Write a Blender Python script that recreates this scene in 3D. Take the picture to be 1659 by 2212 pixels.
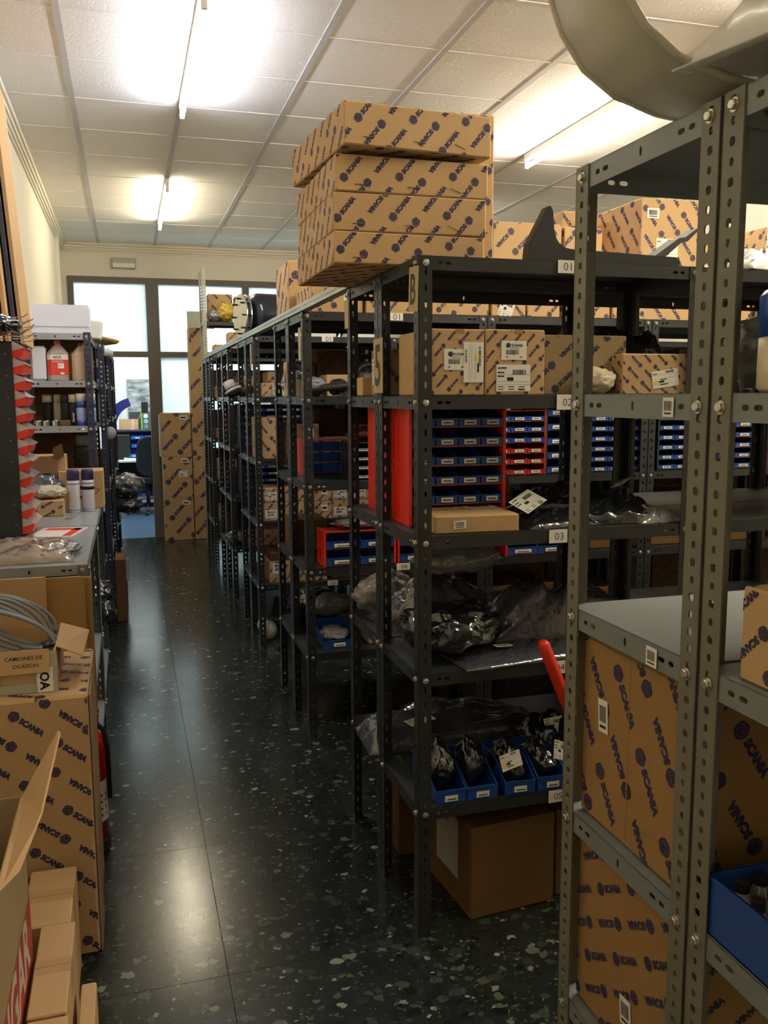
import bpy, bmesh, math, random
from mathutils import Matrix, Vector, noise
R = math.radians
PI = math.pi
for o in list(bpy.data.objects): bpy.data.objects.remove(o)
SC = bpy.context.scene
COL = SC.collection

# ---------------------------------------------------------------- camera
cam = bpy.data.cameras.new('camera'); camo = bpy.data.objects.new('camera', cam); COL.objects.link(camo)
cam.sensor_fit = 'VERTICAL'; cam.sensor_height = 24.0; cam.sensor_width = 18.0
cam.lens = 1873.1 / 2212 * 24.0
cam.clip_start = 0.02
camo.matrix_world = (Matrix.Translation((0, 0, 1.62)) @ Matrix.Rotation(-.2861943, 4, 'Z')
                     @ Matrix.Rotation(PI / 2 - .1328169, 4, 'X') @ Matrix.Rotation(-.005396, 4, 'Z'))
SC.camera = camo
# ---------------------------------------------------------------- look
SC.view_settings.view_transform = 'Standard'; SC.view_settings.look = 'None'
SC.view_settings.gamma = 1; SC.view_settings.use_curve_mapping = False
SC.view_settings.exposure = 1.22
w = bpy.data.worlds.new('world'); SC.world = w; w.use_nodes = True
w.node_tree.nodes['Background'].inputs[0].default_value = (.5, .55, .6, 1)
w.node_tree.nodes['Background'].inputs[1].default_value = 0.02
SC.cycles.max_bounces = 7; SC.cycles.diffuse_bounces = 5; SC.cycles.glossy_bounces = 3
SC.cycles.transmission_bounces = 4; SC.cycles.transparent_max_bounces = 8
SC.cycles.sample_clamp_indirect = 4.0
SC.cycles.caustics_reflective = False; SC.cycles.caustics_refractive = False
# lamp powers (emission of the tubes): (x, y0, y1, colour, strength)
LAMPS = [(.38, .5, 2.0, (1, .89, .70), 8, 'overhead above the viewer, nearest of the left tubes'),
         (.378, 3.85, 5.36, (.83, .88, 1.0), 54, 'cool white one over the aisle near the camera'),
         (.378, 7.2, 8.85, (1, .88, .64), 42, 'warm one over the far end of the aisle'),
         (2.80, 1.35, 3.20, (1, .90, .70), 190, 'at upper right above the milky bag'),
         (2.78, 4.25, 5.85, (1, .91, .74), 100, 'behind the tall stack of four cartons'),
         (2.78, 7.4, 9.0, (1, .89, .70), 40, 'over the far right shelving')]
OFFICE = [(.3, 11.2, 13.2), (1.9, 11.2, 13.2)]
OFFICE_STRENGTH = 125

# ---------------------------------------------------------------- materials
MATS = {}
def mat(name, col, rough=.5, metal=0, spec=.5, bump=0, bscale=200, var=0, vscale=5, emit=None, coat=0, bdetail=2):
    if name in MATS: return MATS[name]
    m = bpy.data.materials.new(name); m.use_nodes = True
    nt = m.node_tree; b = nt.nodes['Principled BSDF']
    b.inputs['Base Color'].default_value = (*col, 1); b.inputs['Roughness'].default_value = rough
    b.inputs['Metallic'].default_value = metal; b.inputs['Specular IOR Level'].default_value = spec
    b.inputs['Coat Weight'].default_value = coat
    tc = nt.nodes.new('ShaderNodeTexCoord')
    if bump:
        n = nt.nodes.new('ShaderNodeTexNoise'); n.inputs['Scale'].default_value = bscale; n.inputs['Detail'].default_value = bdetail
        bp = nt.nodes.new('ShaderNodeBump'); bp.inputs['Strength'].default_value = bump; bp.inputs['Distance'].default_value = .01
        nt.links.new(tc.outputs['Object'], n.inputs['Vector']); nt.links.new(n.outputs['Fac'], bp.inputs['Height'])
        nt.links.new(bp.outputs['Normal'], b.inputs['Normal'])
    if var:
        n = nt.nodes.new('ShaderNodeTexNoise'); n.inputs['Scale'].default_value = vscale; n.inputs['Detail'].default_value = 4
        mx = nt.nodes.new('ShaderNodeMix'); mx.data_type = 'RGBA'
        mx.inputs['A'].default_value = (*[c * (1 - var) for c in col], 1)
        mx.inputs['B'].default_value = (*[min(1, c * (1 + var)) for c in col], 1)
        nt.links.new(tc.outputs['Object'], n.inputs['Vector']); nt.links.new(n.outputs['Fac'], mx.inputs['Factor'])
        nt.links.new(mx.outputs['Result'], b.inputs['Base Color'])
    if emit:
        b.inputs['Emission Color'].default_value = (*emit[0], 1); b.inputs['Emission Strength'].default_value = emit[1]
    MATS[name] = m
    return m

CARD = mat('cardboard', (.53, .345, .175), .75, spec=.2, var=.10, vscale=6, bump=.05, bscale=150)
CARD_O = mat('cardboard_orange_brown', (.33, .19, .075), .75, spec=.2, var=.10, vscale=6)
CARD_P = mat('cardboard_plain', (.56, .37, .19), .75, spec=.2, var=.08, vscale=7)
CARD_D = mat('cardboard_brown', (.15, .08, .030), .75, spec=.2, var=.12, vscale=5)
CARD_G = mat('cardboard_greyish', (.34, .24, .13), .75, spec=.2, var=.10, vscale=5)
EDGE = mat('cardboard_edge', (.36, .22, .10), .85, spec=.1)
INK = mat('print_ink', (.045, .036, .085), .6, spec=.3)
BLACK = mat('black_ink', (.012, .012, .012), .6, spec=.3)
PEN = mat('pen_ink', (.025, .022, .025), .6, spec=.2)
PAPER = mat('paper_label', (.80, .78, .72), .55, spec=.3)
TAPE = mat('clear_tape', (.50, .40, .24), .25, spec=.6)
TAPE_G = mat('grey_tape', (.42, .41, .33), .3, spec=.5)
STAPLE = mat('staple_metal', (.75, .65, .40), .3, metal=1)
CHAR = mat('charcoal_steel', (.021, .0225, .021), .42, spec=.5, var=.15, vscale=9)
CHAR_B = mat('black_steel', (.016, .0175, .0185), .38, spec=.5, var=.15, vscale=9)
NAVY = mat('navy_steel', (.030, .034, .060), .4, spec=.5, var=.12, vscale=8)
OLIVE = mat('olive_grey_steel', (.165, .160, .118), .5, spec=.4, var=.05, vscale=14, bump=.03, bscale=400)
BLUEGREY = mat('blue_grey_steel', (.185, .205, .205), .42, spec=.5, var=.06, vscale=8)
ZINC = mat('galvanised_steel', (.42, .44, .41), .35, metal=.6, var=.12, vscale=20)
PALE = mat('pale_grey_steel', (.45, .44, .37), .45, spec=.4, var=.06, vscale=10)
BENCH = mat('bench_steel', (.40, .43, .46), .28, metal=.35, var=.10, vscale=6)
BENCHP = mat('bench_post_steel', (.20, .21, .20), .45, metal=.2, var=.1, vscale=9)
BOLT = mat('bolt_metal', (.60, .58, .52), .32, metal=1)
RED = mat('red_plastic', (.72, .035, .018), .35, spec=.5)
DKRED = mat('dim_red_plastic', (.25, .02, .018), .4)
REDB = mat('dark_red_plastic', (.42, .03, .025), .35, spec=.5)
BLUE = mat('blue_plastic', (.012, .065, .30), .35, spec=.5)
def bagmat(name, col, rough=.16, scale=11, strength=.55, coat=.5):
    m = mat(name, col, rough, spec=.7, coat=coat); nt = m.node_tree; b = nt.nodes['Principled BSDF']; b.inputs['Coat Roughness'].default_value = .08
    tc = [n for n in nt.nodes if n.type == 'TEX_COORD'][0]; prev = None
    for sc, st in ((scale, strength), (scale * 3.2, strength * .45)):
        n = nt.nodes.new('ShaderNodeTexNoise'); n.noise_type = 'RIDGED_MULTIFRACTAL'; n.inputs['Scale'].default_value = sc; n.inputs['Detail'].default_value = 3; n.inputs['Distortion'].default_value = .6
        bp = nt.nodes.new('ShaderNodeBump'); bp.inputs['Strength'].default_value = st; bp.inputs['Distance'].default_value = .012
        nt.links.new(tc.outputs['Object'], n.inputs['Vector']); nt.links.new(n.outputs['Fac'], bp.inputs['Height'])
        if prev: nt.links.new(prev, bp.inputs['Normal'])
        prev = bp.outputs['Normal']
    nt.links.new(prev, b.inputs['Normal']); nt.links.new(prev, b.inputs['Coat Normal'])
    return m
BAGD = bagmat('dark_plastic_bag', (.014, .015, .017))
BAGG = bagmat('grey_plastic_bag', (.070, .070, .084))
BAGW = bagmat('milky_plastic_bag', (.55, .54, .52), .25, 6, .3, .2)
BAGC = bagmat('silver_plastic_bag', (.20, .20, .20), .14, 13, .7)
BAGY = bagmat('yellow_plastic_bag', (.55, .40, .05), .3, 14, .6, .2)
RUB = mat('black_rubber', (.018, .018, .019), .5, spec=.4)
BLKP = mat('black_plastic_panel', (.020, .020, .021), .45, spec=.4)
GLOSSB = mat('gloss_black', (.012, .014, .02), .18, spec=.6)
CHROME = mat('brushed_steel', (.62, .62, .60), .25, metal=1)
WHITE = mat('white_plastic', (.78, .77, .72), .4)
WHITEB = mat('white_card', (.70, .70, .78), .6)
CREAM = mat('cream_plastic', (.62, .55, .38), .45)
BEIGE = mat('beige_moulded_plastic', (.56, .53, .43), .5)
TAN = mat('tan_plate', (.44, .34, .17), .6)
STENCIL = mat('stencil_paint', (.055, .05, .03), .7)
YEL = mat('yellow_ink', (.85, .68, .05), .5)
EXTR = mat('extinguisher_red', (.50, .012, .012), .25, spec=.6, coat=.3)
CABLE = mat('grey_cable', (.20, .21, .23), .4)
WOOD = mat('wood_grain_board', (.42, .25, .08), .5, var=.15, vscale=3)
FRAME = mat('brown_grey_frame', (.115, .095, .078), .5)
WALLC = mat('cream_wall_paint', (.78, .73, .61), .8, spec=.2, bump=.03, bscale=120)
WALLW = mat('white_wall_paint', (.80, .82, .80), .8, spec=.2)
TEE = mat('ceiling_grid_paint', (.50, .48, .46), .6)
TEEW = mat('ceiling_grid_white', (.72, .70, .66), .5)
BLUEV = mat('spray_can_blue', (.03, .07, .33), .3, coat=.3)
LBLUE = mat('spray_can_pale_blue', (.35, .48, .75), .3, coat=.3)
PURP = mat('dark_purple_cap', (.035, .025, .11), .35)
WCAN = mat('white_can', (.70, .68, .72), .3, coat=.3)
BOTTLE = mat('tan_bottle', (.55, .40, .27), .4)
REDL = mat('red_label', (.70, .06, .04), .45)
REDCARD = mat('red_print', (.36, .045, .025), .6)
PINKW = mat('pale_print', (.62, .46, .38), .6)
GREEN = mat('green_card', (.05, .13, .05), .5)
LGREEN = mat('light_green_card', (.30, .52, .12), .5)
GREYF = mat('grey_fabric', (.018, .021, .024), .9, spec=.1)
GCAB = mat('grey_green_cabinet', (.24, .27, .25), .5)

def special():
    # ceiling tile
    m = mat('mineral_ceiling_tile', (.80, .77, .72), .9, spec=.1)
    nt = m.node_tree; b = nt.nodes['Principled BSDF']; tc = [n for n in nt.nodes if n.type == 'TEX_COORD'][0]
    v = nt.nodes.new('ShaderNodeTexNoise'); v.inputs['Scale'].default_value = 55; v.inputs['Detail'].default_value = 5
    r = nt.nodes.new('ShaderNodeValToRGB'); r.color_ramp.elements[0].position = .34; r.color_ramp.elements[1].position = .44
    bp = nt.nodes.new('ShaderNodeBump'); bp.inputs['Strength'].default_value = .5; bp.inputs['Distance'].default_value = .004
    nt.links.new(tc.outputs['Object'], v.inputs['Vector']); nt.links.new(v.outputs['Fac'], r.inputs['Fac'])
    nt.links.new(r.outputs['Color'], bp.inputs['Height']); nt.links.new(bp.outputs['Normal'], b.inputs['Normal'])
    # terrazzo: dark matrix, chips of several sizes, thin tile joints
    m = mat('dark_terrazzo', (.02, .025, .022), .22, spec=.5)
    nt = m.node_tree; b = nt.nodes['Principled BSDF']; tc = [n for n in nt.nodes if n.type == 'TEX_COORD'][0]
    L = nt.links.new
    def new(t, **k):
        n = nt.nodes.new(t)
        for a, q in k.items(): setattr(n, a, q)
        return n
    base = new('ShaderNodeTexNoise'); base.inputs['Scale'].default_value = 60; base.inputs['Detail'].default_value = 6
    br = new('ShaderNodeValToRGB'); br.color_ramp.elements[0].color = (.006, .008, .0075, 1); br.color_ramp.elements[1].color = (.022, .028, .025, 1)
    L(tc.outputs['Object'], base.inputs['Vector']); L(base.outputs['Fac'], br.inputs['Fac'])
    prev = br.outputs['Color']
    dist = new('ShaderNodeTexNoise'); dist.inputs['Scale'].default_value = 55; dist.inputs['Detail'].default_value = 3
    L(tc.outputs['Object'], dist.inputs['Vector'])
    addv = new('ShaderNodeVectorMath', operation='MULTIPLY_ADD'); addv.inputs[1].default_value = (.030, .030, 0)
    L(dist.outputs['Color'], addv.inputs[0]); L(tc.outputs['Object'], addv.inputs[2])
    for sc, dens, rad, off in ((72, .45, .40, 0), (36, .55, .42, 3.7), (22, .45, .40, 9.1)):
        mp = new('ShaderNodeMapping'); mp.inputs['Location'].default_value = (off, off * 1.7, 0)
        mp.inputs['Scale'].default_value = (sc, sc * 1.25, 0); mp.inputs['Rotation'].default_value = (0, 0, off)
        L(addv.outputs['Vector'], mp.inputs['Vector'])
        vo = new('ShaderNodeTexVoronoi'); vo.inputs['Scale'].default_value = 1; vo.distance = 'EUCLIDEAN'; vo.voronoi_dimensions = '2D'
        L(mp.outputs['Vector'], vo.inputs['Vector'])
        sep = new('ShaderNodeSeparateColor'); L(vo.outputs['Color'], sep.inputs['Color'])
        pick = new('ShaderNodeMath', operation='LESS_THAN'); pick.inputs[1].default_value = dens; L(sep.outputs['Red'], pick.inputs[0])
        size = new('ShaderNodeMath', operation='MULTIPLY'); size.inputs[1].default_value = rad; L(sep.outputs['Green'], size.inputs[0])
        plus = new('ShaderNodeMath', operation='ADD'); plus.inputs[1].default_value = .10; L(size.outputs[0], plus.inputs[0])
        ins = new('ShaderNodeMath', operation='LESS_THAN'); L(vo.outputs['Distance'], ins.inputs[0]); L(plus.outputs[0], ins.inputs[1])
        f = new('ShaderNodeMath', operation='MULTIPLY'); L(pick.outputs[0], f.inputs[0]); L(ins.outputs[0], f.inputs[1])
        cr = new('ShaderNodeValToRGB'); e = cr.color_ramp.elements
        e[0].color = (.004, .005, .005, 1); e[1].color = (.27, .27, .22, 1)
        for ps, c in ((.25, (.010, .013, .012, 1)), (.55, (.024, .030, .025, 1)), (.82, (.045, .054, .043, 1)), (.94, (.085, .095, .075, 1))):
            q = e.new(ps); q.color = c
        L(sep.outputs['Blue'], cr.inputs['Fac'])
        mx = new('ShaderNodeMix', data_type='RGBA'); L(f.outputs[0], mx.inputs['Factor']); L(prev, mx.inputs['A']); L(cr.outputs['Color'], mx.inputs['B'])
        prev = mx.outputs['Result']
    sx = new('ShaderNodeSeparateXYZ'); L(tc.outputs['Object'], sx.inputs['Vector'])
    js = []
    for ax, o, pt in (('X', .208, .55), ('Y', .055, .745)):
        a = new('ShaderNodeMath', operation='ADD'); a.inputs[1].default_value = 10 * pt - o; L(sx.outputs[ax], a.inputs[0])
        d = new('ShaderNodeMath', operation='MODULO'); d.inputs[1].default_value = pt; L(a.outputs[0], d.inputs[0])
        c = new('ShaderNodeMath', operation='LESS_THAN'); c.inputs[1].default_value = .0020; L(d.outputs[0], c.inputs[0]); js.append(c)
    mxj = new('ShaderNodeMath', operation='MAXIMUM'); L(js[0].outputs[0], mxj.inputs[0]); L(js[1].outputs[0], mxj.inputs[1])
    mx = new('ShaderNodeMix', data_type='RGBA'); mx.inputs['B'].default_value = (.008, .008, .008, 1)
    L(mxj.outputs[0], mx.inputs['Factor']); L(prev, mx.inputs['A']); L(mx.outputs['Result'], b.inputs['Base Color'])
    rn = new('ShaderNodeTexNoise'); rn.inputs['Scale'].default_value = 4; rn.inputs['Detail'].default_value = 5
    L(tc.outputs['Object'], rn.inputs['Vector'])
    mr = new('ShaderNodeMapRange'); mr.inputs['To Min'].default_value = .13; mr.inputs['To Max'].default_value = .24
    L(rn.outputs['Fac'], mr.inputs['Value'])
    jr = new('ShaderNodeMath', operation='MAXIMUM'); L(mr.outputs['Result'], jr.inputs[0]); L(mxj.outputs[0], jr.inputs[1]); L(jr.outputs[0], b.inputs['Roughness'])
    js_ = new('ShaderNodeMath', operation='MULTIPLY_ADD'); js_.inputs[1].default_value = -.5; js_.inputs[2].default_value = .5; L(mxj.outputs[0], js_.inputs[0]); L(js_.outputs[0], b.inputs['Specular IOR Level'])
    # blue vinyl
    mat('blue_vinyl_floor', (.055, .10, .165), .3, var=.25, vscale=40)
    # frosted glass
    m = bpy.data.materials.new('frosted_glass'); m.use_nodes = True; nt = m.node_tree
    for n in list(nt.nodes): nt.nodes.remove(n)
    out = nt.nodes.new('ShaderNodeOutputMaterial'); t = nt.nodes.new('ShaderNodeBsdfTranslucent'); t.inputs[0].default_value = (.88, .93, .92, 1)
    g = nt.nodes.new('ShaderNodeBsdfGlossy'); g.inputs['Roughness'].default_value = .35; g.inputs[0].default_value = (.8, .8, .8, 1)
    x = nt.nodes.new('ShaderNodeMixShader'); x.inputs[0].default_value = .05
    nt.links.new(t.outputs[0], x.inputs[1]); nt.links.new(g.outputs[0], x.inputs[2]); nt.links.new(x.outputs[0], out.inputs[0])
    MATS['frosted_glass'] = m
    # clear film
    m = bpy.data.materials.new('clear_film'); m.use_nodes = True; nt = m.node_tree
    for n in list(nt.nodes): nt.nodes.remove(n)
    out = nt.nodes.new('ShaderNodeOutputMaterial'); t = nt.nodes.new('ShaderNodeBsdfTransparent'); t.inputs[0].default_value = (.86, .86, .88, 1)
    p = nt.nodes.new('ShaderNodeBsdfPrincipled'); p.inputs['Base Color'].default_value = (.6, .6, .62, 1); p.inputs['Roughness'].default_value = .12
    tc = nt.nodes.new('ShaderNodeTexCoord'); n = nt.nodes.new('ShaderNodeTexNoise'); n.inputs['Scale'].default_value = 30; n.inputs['Detail'].default_value = 4
    bp = nt.nodes.new('ShaderNodeBump'); bp.inputs['Strength'].default_value = .8; bp.inputs['Distance'].default_value = .01
    nt.links.new(tc.outputs['Object'], n.inputs['Vector']); nt.links.new(n.outputs['Fac'], bp.inputs['Height']); nt.links.new(bp.outputs['Normal'], p.inputs['Normal'])
    x = nt.nodes.new('ShaderNodeMixShader'); x.inputs[0].default_value = .24
    nt.links.new(t.outputs[0], x.inputs[1]); nt.links.new(p.outputs[0], x.inputs[2]); nt.links.new(x.outputs[0], out.inputs[0])
    MATS['clear_film'] = m
special()
TILE, FLOORM, VINYL, FROST, FILM = [MATS[k] for k in ('mineral_ceiling_tile', 'dark_terrazzo', 'blue_vinyl_floor', 'frosted_glass', 'clear_film')]

# ---------------------------------------------------------------- mesh builder
class MB:
    def __init__(s): s.v = []; s.f = []; s.m = []
    def add(s, vs, fs, m=0, M=None):
        b = len(s.v)
        if M is not None: vs = [tuple(M @ Vector(p)) for p in vs]
        s.v += [tuple(p) for p in vs]
        for f in fs: s.f.append([b + i for i in f]); s.m.append(m)
        return s
    def box(s, x0, y0, z0, x1, y1, z1, m=0, M=None):
        vs = [(x0, y0, z0), (x1, y0, z0), (x1, y1, z0), (x0, y1, z0), (x0, y0, z1), (x1, y0, z1), (x1, y1, z1), (x0, y1, z1)]
        return s.add(vs, [(0, 3, 2, 1), (4, 5, 6, 7), (0, 1, 5, 4), (1, 2, 6, 5), (2, 3, 7, 6), (3, 0, 4, 7)], m, M)
    def rbox(s, x0, y0, z0, x1, y1, z1, r=.004, m=0, M=None, seg=1):
        bm = bmesh.new(); bmesh.ops.create_cube(bm, size=1)
        for v in bm.verts: v.co = ((x0 + x1) / 2 + v.co.x * (x1 - x0), (y0 + y1) / 2 + v.co.y * (y1 - y0), (z0 + z1) / 2 + v.co.z * (z1 - z0))
        bmesh.ops.bevel(bm, geom=bm.edges[:], offset=r, segments=seg, affect='EDGES', profile=.5)
        bm.verts.index_update()
        s.add([v.co[:] for v in bm.verts], [[v.index for v in f.verts] for f in bm.faces], m, M); bm.free(); return s
    def prism(s, poly, axis, a, b, m=0, M=None):
        def P(p, t):
            return (t, p[0], p[1]) if axis == 'x' else (p[0], t, p[1]) if axis == 'y' else (p[0], p[1], t)
        n = len(poly); vs = [P(p, a) for p in poly] + [P(p, b) for p in poly]
        return s.add(vs, [list(range(n))[::-1], list(range(n, 2 * n))] + [(i, (i + 1) % n, n + (i + 1) % n, n + i) for i in range(n)], m, M)
    def lathe(s, prof, n=20, c=(0, 0, 0), m=0, M=None):
        vs = []; k = len(prof)
        for i in range(n):
            a = 2 * PI * i / n
            for r, z in prof: vs.append((c[0] + r * math.cos(a), c[1] + r * math.sin(a), c[2] + z))
        fs = [(i * k + j, ((i + 1) % n) * k + j, ((i + 1) % n) * k + j + 1, i * k + j + 1) for i in range(n) for j in range(k - 1)]
        fs += [[i * k for i in range(n)][::-1], [i * k + k - 1 for i in range(n)]]
        return s.add(vs, fs, m, M)
    def tube(s, pts, r, n=8, m=0, M=None):
        pts = [Vector(p) for p in pts]; vs = []; fs = []; K = len(pts)
        up = Vector((0, 0, 1))
        for i, p in enumerate(pts):
            t = (pts[min(i + 1, K - 1)] - pts[max(i - 1, 0)]).normalized()
            u = t.cross(up)
            if u.length < .05: u = t.cross(Vector((1, 0, 0)))
            u.normalize(); v = t.cross(u)
            rr = r[i] if isinstance(r, (list, tuple)) else r
            for j in range(n):
                a = 2 * PI * j / n; vs.append(p + u * rr * math.cos(a) + v * rr * math.sin(a))
        for i in range(K - 1):
            for j in range(n): fs.append((i * n + j, i * n + (j + 1) % n, (i + 1) * n + (j + 1) % n, (i + 1) * n + j))
        fs += [list(range(n))[::-1], [(K - 1) * n + j for j in range(n)]]
        return s.add([v[:] for v in vs], fs, m, M)
    def mesh(s, name, mats, smooth=False):
        me = bpy.data.meshes.new(name); me.from_pydata(s.v, [], s.f)
        for m in (mats if isinstance(mats, (list, tuple)) else [mats]): me.materials.append(m)
        me.polygons.foreach_set('material_index', s.m)
        me.polygons.foreach_set('use_smooth', [smooth] * len(s.f))
        me.update(); return me

def link(name, me, parent=None, loc=(0, 0, 0), rot=(0, 0, 0), label=None):
    o = bpy.data.objects.new(name, me); COL.objects.link(o)
    o.location = loc; o.rotation_euler = rot
    if parent: o.parent = parent
    if label: o['label'] = label
    return o
def part(name, mb, mats, parent, smooth=False, loc=(0, 0, 0), rot=(0, 0, 0), label=None):
    return link(name, mb.mesh(name, mats, smooth) if isinstance(mb, MB) else mb, parent, loc, rot, label)
def tag(o, label, cat, group=None):
    o['label'] = label; o['category'] = cat
    if group: o['group'] = group
    return o
def thing(name, label, cat, loc=(0, 0, 0), rz=0, group=None):
    return tag(link(name, None, None, loc, (0, 0, rz)), label, cat, group)
def one(name, mb, mats, label, cat, loc=(0, 0, 0), rot=(0, 0, 0), group=None, smooth=False):
    return tag(link(name, mb.mesh(name, mats, smooth), None, loc, rot), label, cat, group)
def struct(name, mb, mats, smooth=False, parent=None):
    o = link(name, mb.mesh(name, mats, smooth), parent)
    if parent is None: o['kind'] = 'structure'
    return o
ORD = ['first', 'second', 'third', 'fourth', 'fifth', 'sixth', 'seventh', 'eighth', 'ninth', 'tenth', 'eleventh', 'twelfth']

# ---------------------------------------------------------------- lettering
_T = {}
def glyphs(s, bold=.0, res=2, shear=0):
    k = (s, bold, res, shear)
    if k in _T: return _T[k]
    cu = bpy.data.curves.new('t', 'FONT'); cu.body = s; cu.resolution_u = res; cu.offset = bold; cu.shear = shear
    cu.fill_mode = 'FRONT'
    ob = bpy.data.objects.new('t', cu); me = ob.to_mesh()
    V = [(v.co.x, v.co.y) for v in me.vertices]
    fs = [[V[i] for i in p.vertices] for p in me.polygons]
    # outward-facing winding
    fs = [f if sum(f[i][0] * f[(i + 1) % len(f)][1] - f[(i + 1) % len(f)][0] * f[i][1] for i in range(len(f))) > 0 else f[::-1] for f in fs]
    ob.to_mesh_clear(); bpy.data.objects.remove(ob); bpy.data.curves.remove(cu)
    x0 = min(v[0] for v in V); x1 = max(v[0] for v in V); y0 = min(v[1] for v in V); y1 = max(v[1] for v in V)
    W = x1 - x0
    out = ([[((x - x0) / W, (y - (y0 + y1) / 2) / W) for x, y in f] for f in fs], (y1 - y0) / W)
    _T[k] = out; return out
def emblem(n=16):
    fs = []
    def ring(r0, r1, scal):
        pts0 = []; pts1 = []
        for i in range(n):
            a = 2 * PI * i / n; k = 1 + scal * math.cos(5 * a)
            pts0.append((r0 * math.cos(a), r0 * math.sin(a))); pts1.append((r1 * k * math.cos(a), r1 * k * math.sin(a)))
        for i in range(n):
            j = (i + 1) % n; fs.append([pts0[i], pts1[i], pts1[j], pts0[j]])
    ring(.355, .5, .06); ring(.175, .325, 0)
    fs.append([(-.14, -.16), (.02, -.20), (.15, -.06), (.08, .02), (.15, .14), (.02, .18), (-.10, .14), (-.04, .04), (-.16, .02)])
    return fs
EMB = None
def clip(poly, w, h):
    for ax, lim, sg in ((0, 0, 1), (0, w, -1), (1, 0, 1), (1, h, -1)):
        out = []; n = len(poly)
        for i in range(n):
            a, b = poly[i], poly[(i + 1) % n]; da = (a[ax] - lim) * sg; db = (b[ax] - lim) * sg
            if da >= 0: out.append(a)
            if (da >= 0) != (db >= 0):
                t = da / (da - db); out.append((a[0] + (b[0] - a[0]) * t, a[1] + (b[1] - a[1]) * t))
        poly = out
        if len(poly) < 3: return None
    return poly
def flat(mb, polys, o, u, v, m, lift=.0006, S=1, at=(0, 0), rot=0, box=None):
    """put 2-D polygons on the plane o + u*x + v*y"""
    o = Vector(o); u = Vector(u); v = Vector(v); n = u.cross(v).normalized() * lift
    c, s = math.cos(rot), math.sin(rot)
    for f in polys:
        p = [(at[0] + S * (c * x - s * y), at[1] + S * (s * x + c * y)) for x, y in f]
        if box:
            xs = [q[0] for q in p]; ys = [q[1] for q in p]
            if max(xs) < 0 or min(xs) > box[0] or max(ys) < 0 or min(ys) > box[1]: continue
            if min(xs) < 0 or max(xs) > box[0] or min(ys) < 0 or max(ys) > box[1]:
                p = clip(p, *box)
                if not p: continue
        mb.add([o + u * q[0] + v * q[1] + n for q in p], [list(range(len(p)))], m)
def text(mb, s, o, u, v, width, at, m=1, bold=.0, rot=0, center=True, lift=.0006, sy=1):
    g, asp = glyphs(s, bold)
    if sy != 1: g = [[(x, y * sy) for x, y in f] for f in g]
    if center: g = [[(x - .5, y) for x, y in f] for f in g]
    flat(mb, g, o, u, v, m, lift, width, at, rot)
def brandprint(mb, o, u, v, w, h, S, ang, m=1, seed=0, lo=False, inset=.003):
    """all-over SCANIA print: rows of emblem + word along a diagonal, every second row upside down"""
    global EMB
    if EMB is None: EMB = emblem()
    g, asp = glyphs('SCANIA', .072, 1 if lo else 2)
    g = [[(x, y * 1.06) for x, y in f] for f in g]
    rnd = random.Random(seed); ox, oy = rnd.uniform(0, S), rnd.uniform(0, S)
    o = Vector(o) + Vector(u) * inset + Vector(v) * inset; w -= 2 * inset; h -= 2 * inset
    c, s = math.cos(ang), math.sin(ang); rs = S * .97; per = S * 1.86; D = math.hypot(w, h)
    nr = int(D / rs) + 2; na = int(D / per) + 2
    for i in range(-nr, nr):
        for j in range(-na, na):
            al = (j + .5 * (i % 2)) * per + ox; ac = i * rs + oy
            cx = w / 2 + c * al - s * ac; cy = h / 2 + s * al + c * ac
            if not (-S < cx < w + S and -S < cy < h + S): continue
            fl = PI if i % 2 else 0; d = -1 if i % 2 else 1
            ex, ey = cx - d * c * S * .76, cy - d * s * S * .76
            flat(mb, [[(x - .5, y) for x, y in f] for f in g], o, u, v, m, .0006, S, (cx, cy), ang + fl, (w, h))
            flat(mb, EMB, o, u, v, m, .0006, S * .40, (ex, ey), ang + fl, (w, h))
def barcode(mb, o, u, v, x, y, w, h, m=1, seed=0):
    rnd = random.Random(seed); t = 0
    o = Vector(o); u = Vector(u); v = Vector(v); n = u.cross(v).normalized() * .0012
    while t < w:
        b = rnd.choice((.012, .02, .035)) * w; 
        if t + b > w: break
        mb.add([o + u * (x + t) + v * y + n, o + u * (x + t + b) + v * y + n, o + u * (x + t + b) + v * (y + h) + n, o + u * (x + t) + v * (y + h) + n], [(0, 1, 2, 3)], m)
        t += b + rnd.choice((.012, .02, .03)) * w
def rect(mb, o, u, v, x, y, w, h, m=1, lift=.0012):
    o = Vector(o); u = Vector(u); v = Vector(v); n = u.cross(v).normalized() * lift
    mb.add([o + u * x + v * y + n, o + u * (x + w) + v * y + n, o + u * (x + w) + v * (y + h) + n, o + u * x + v * (y + h) + n], [(0, 1, 2, 3)], m)
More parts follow.
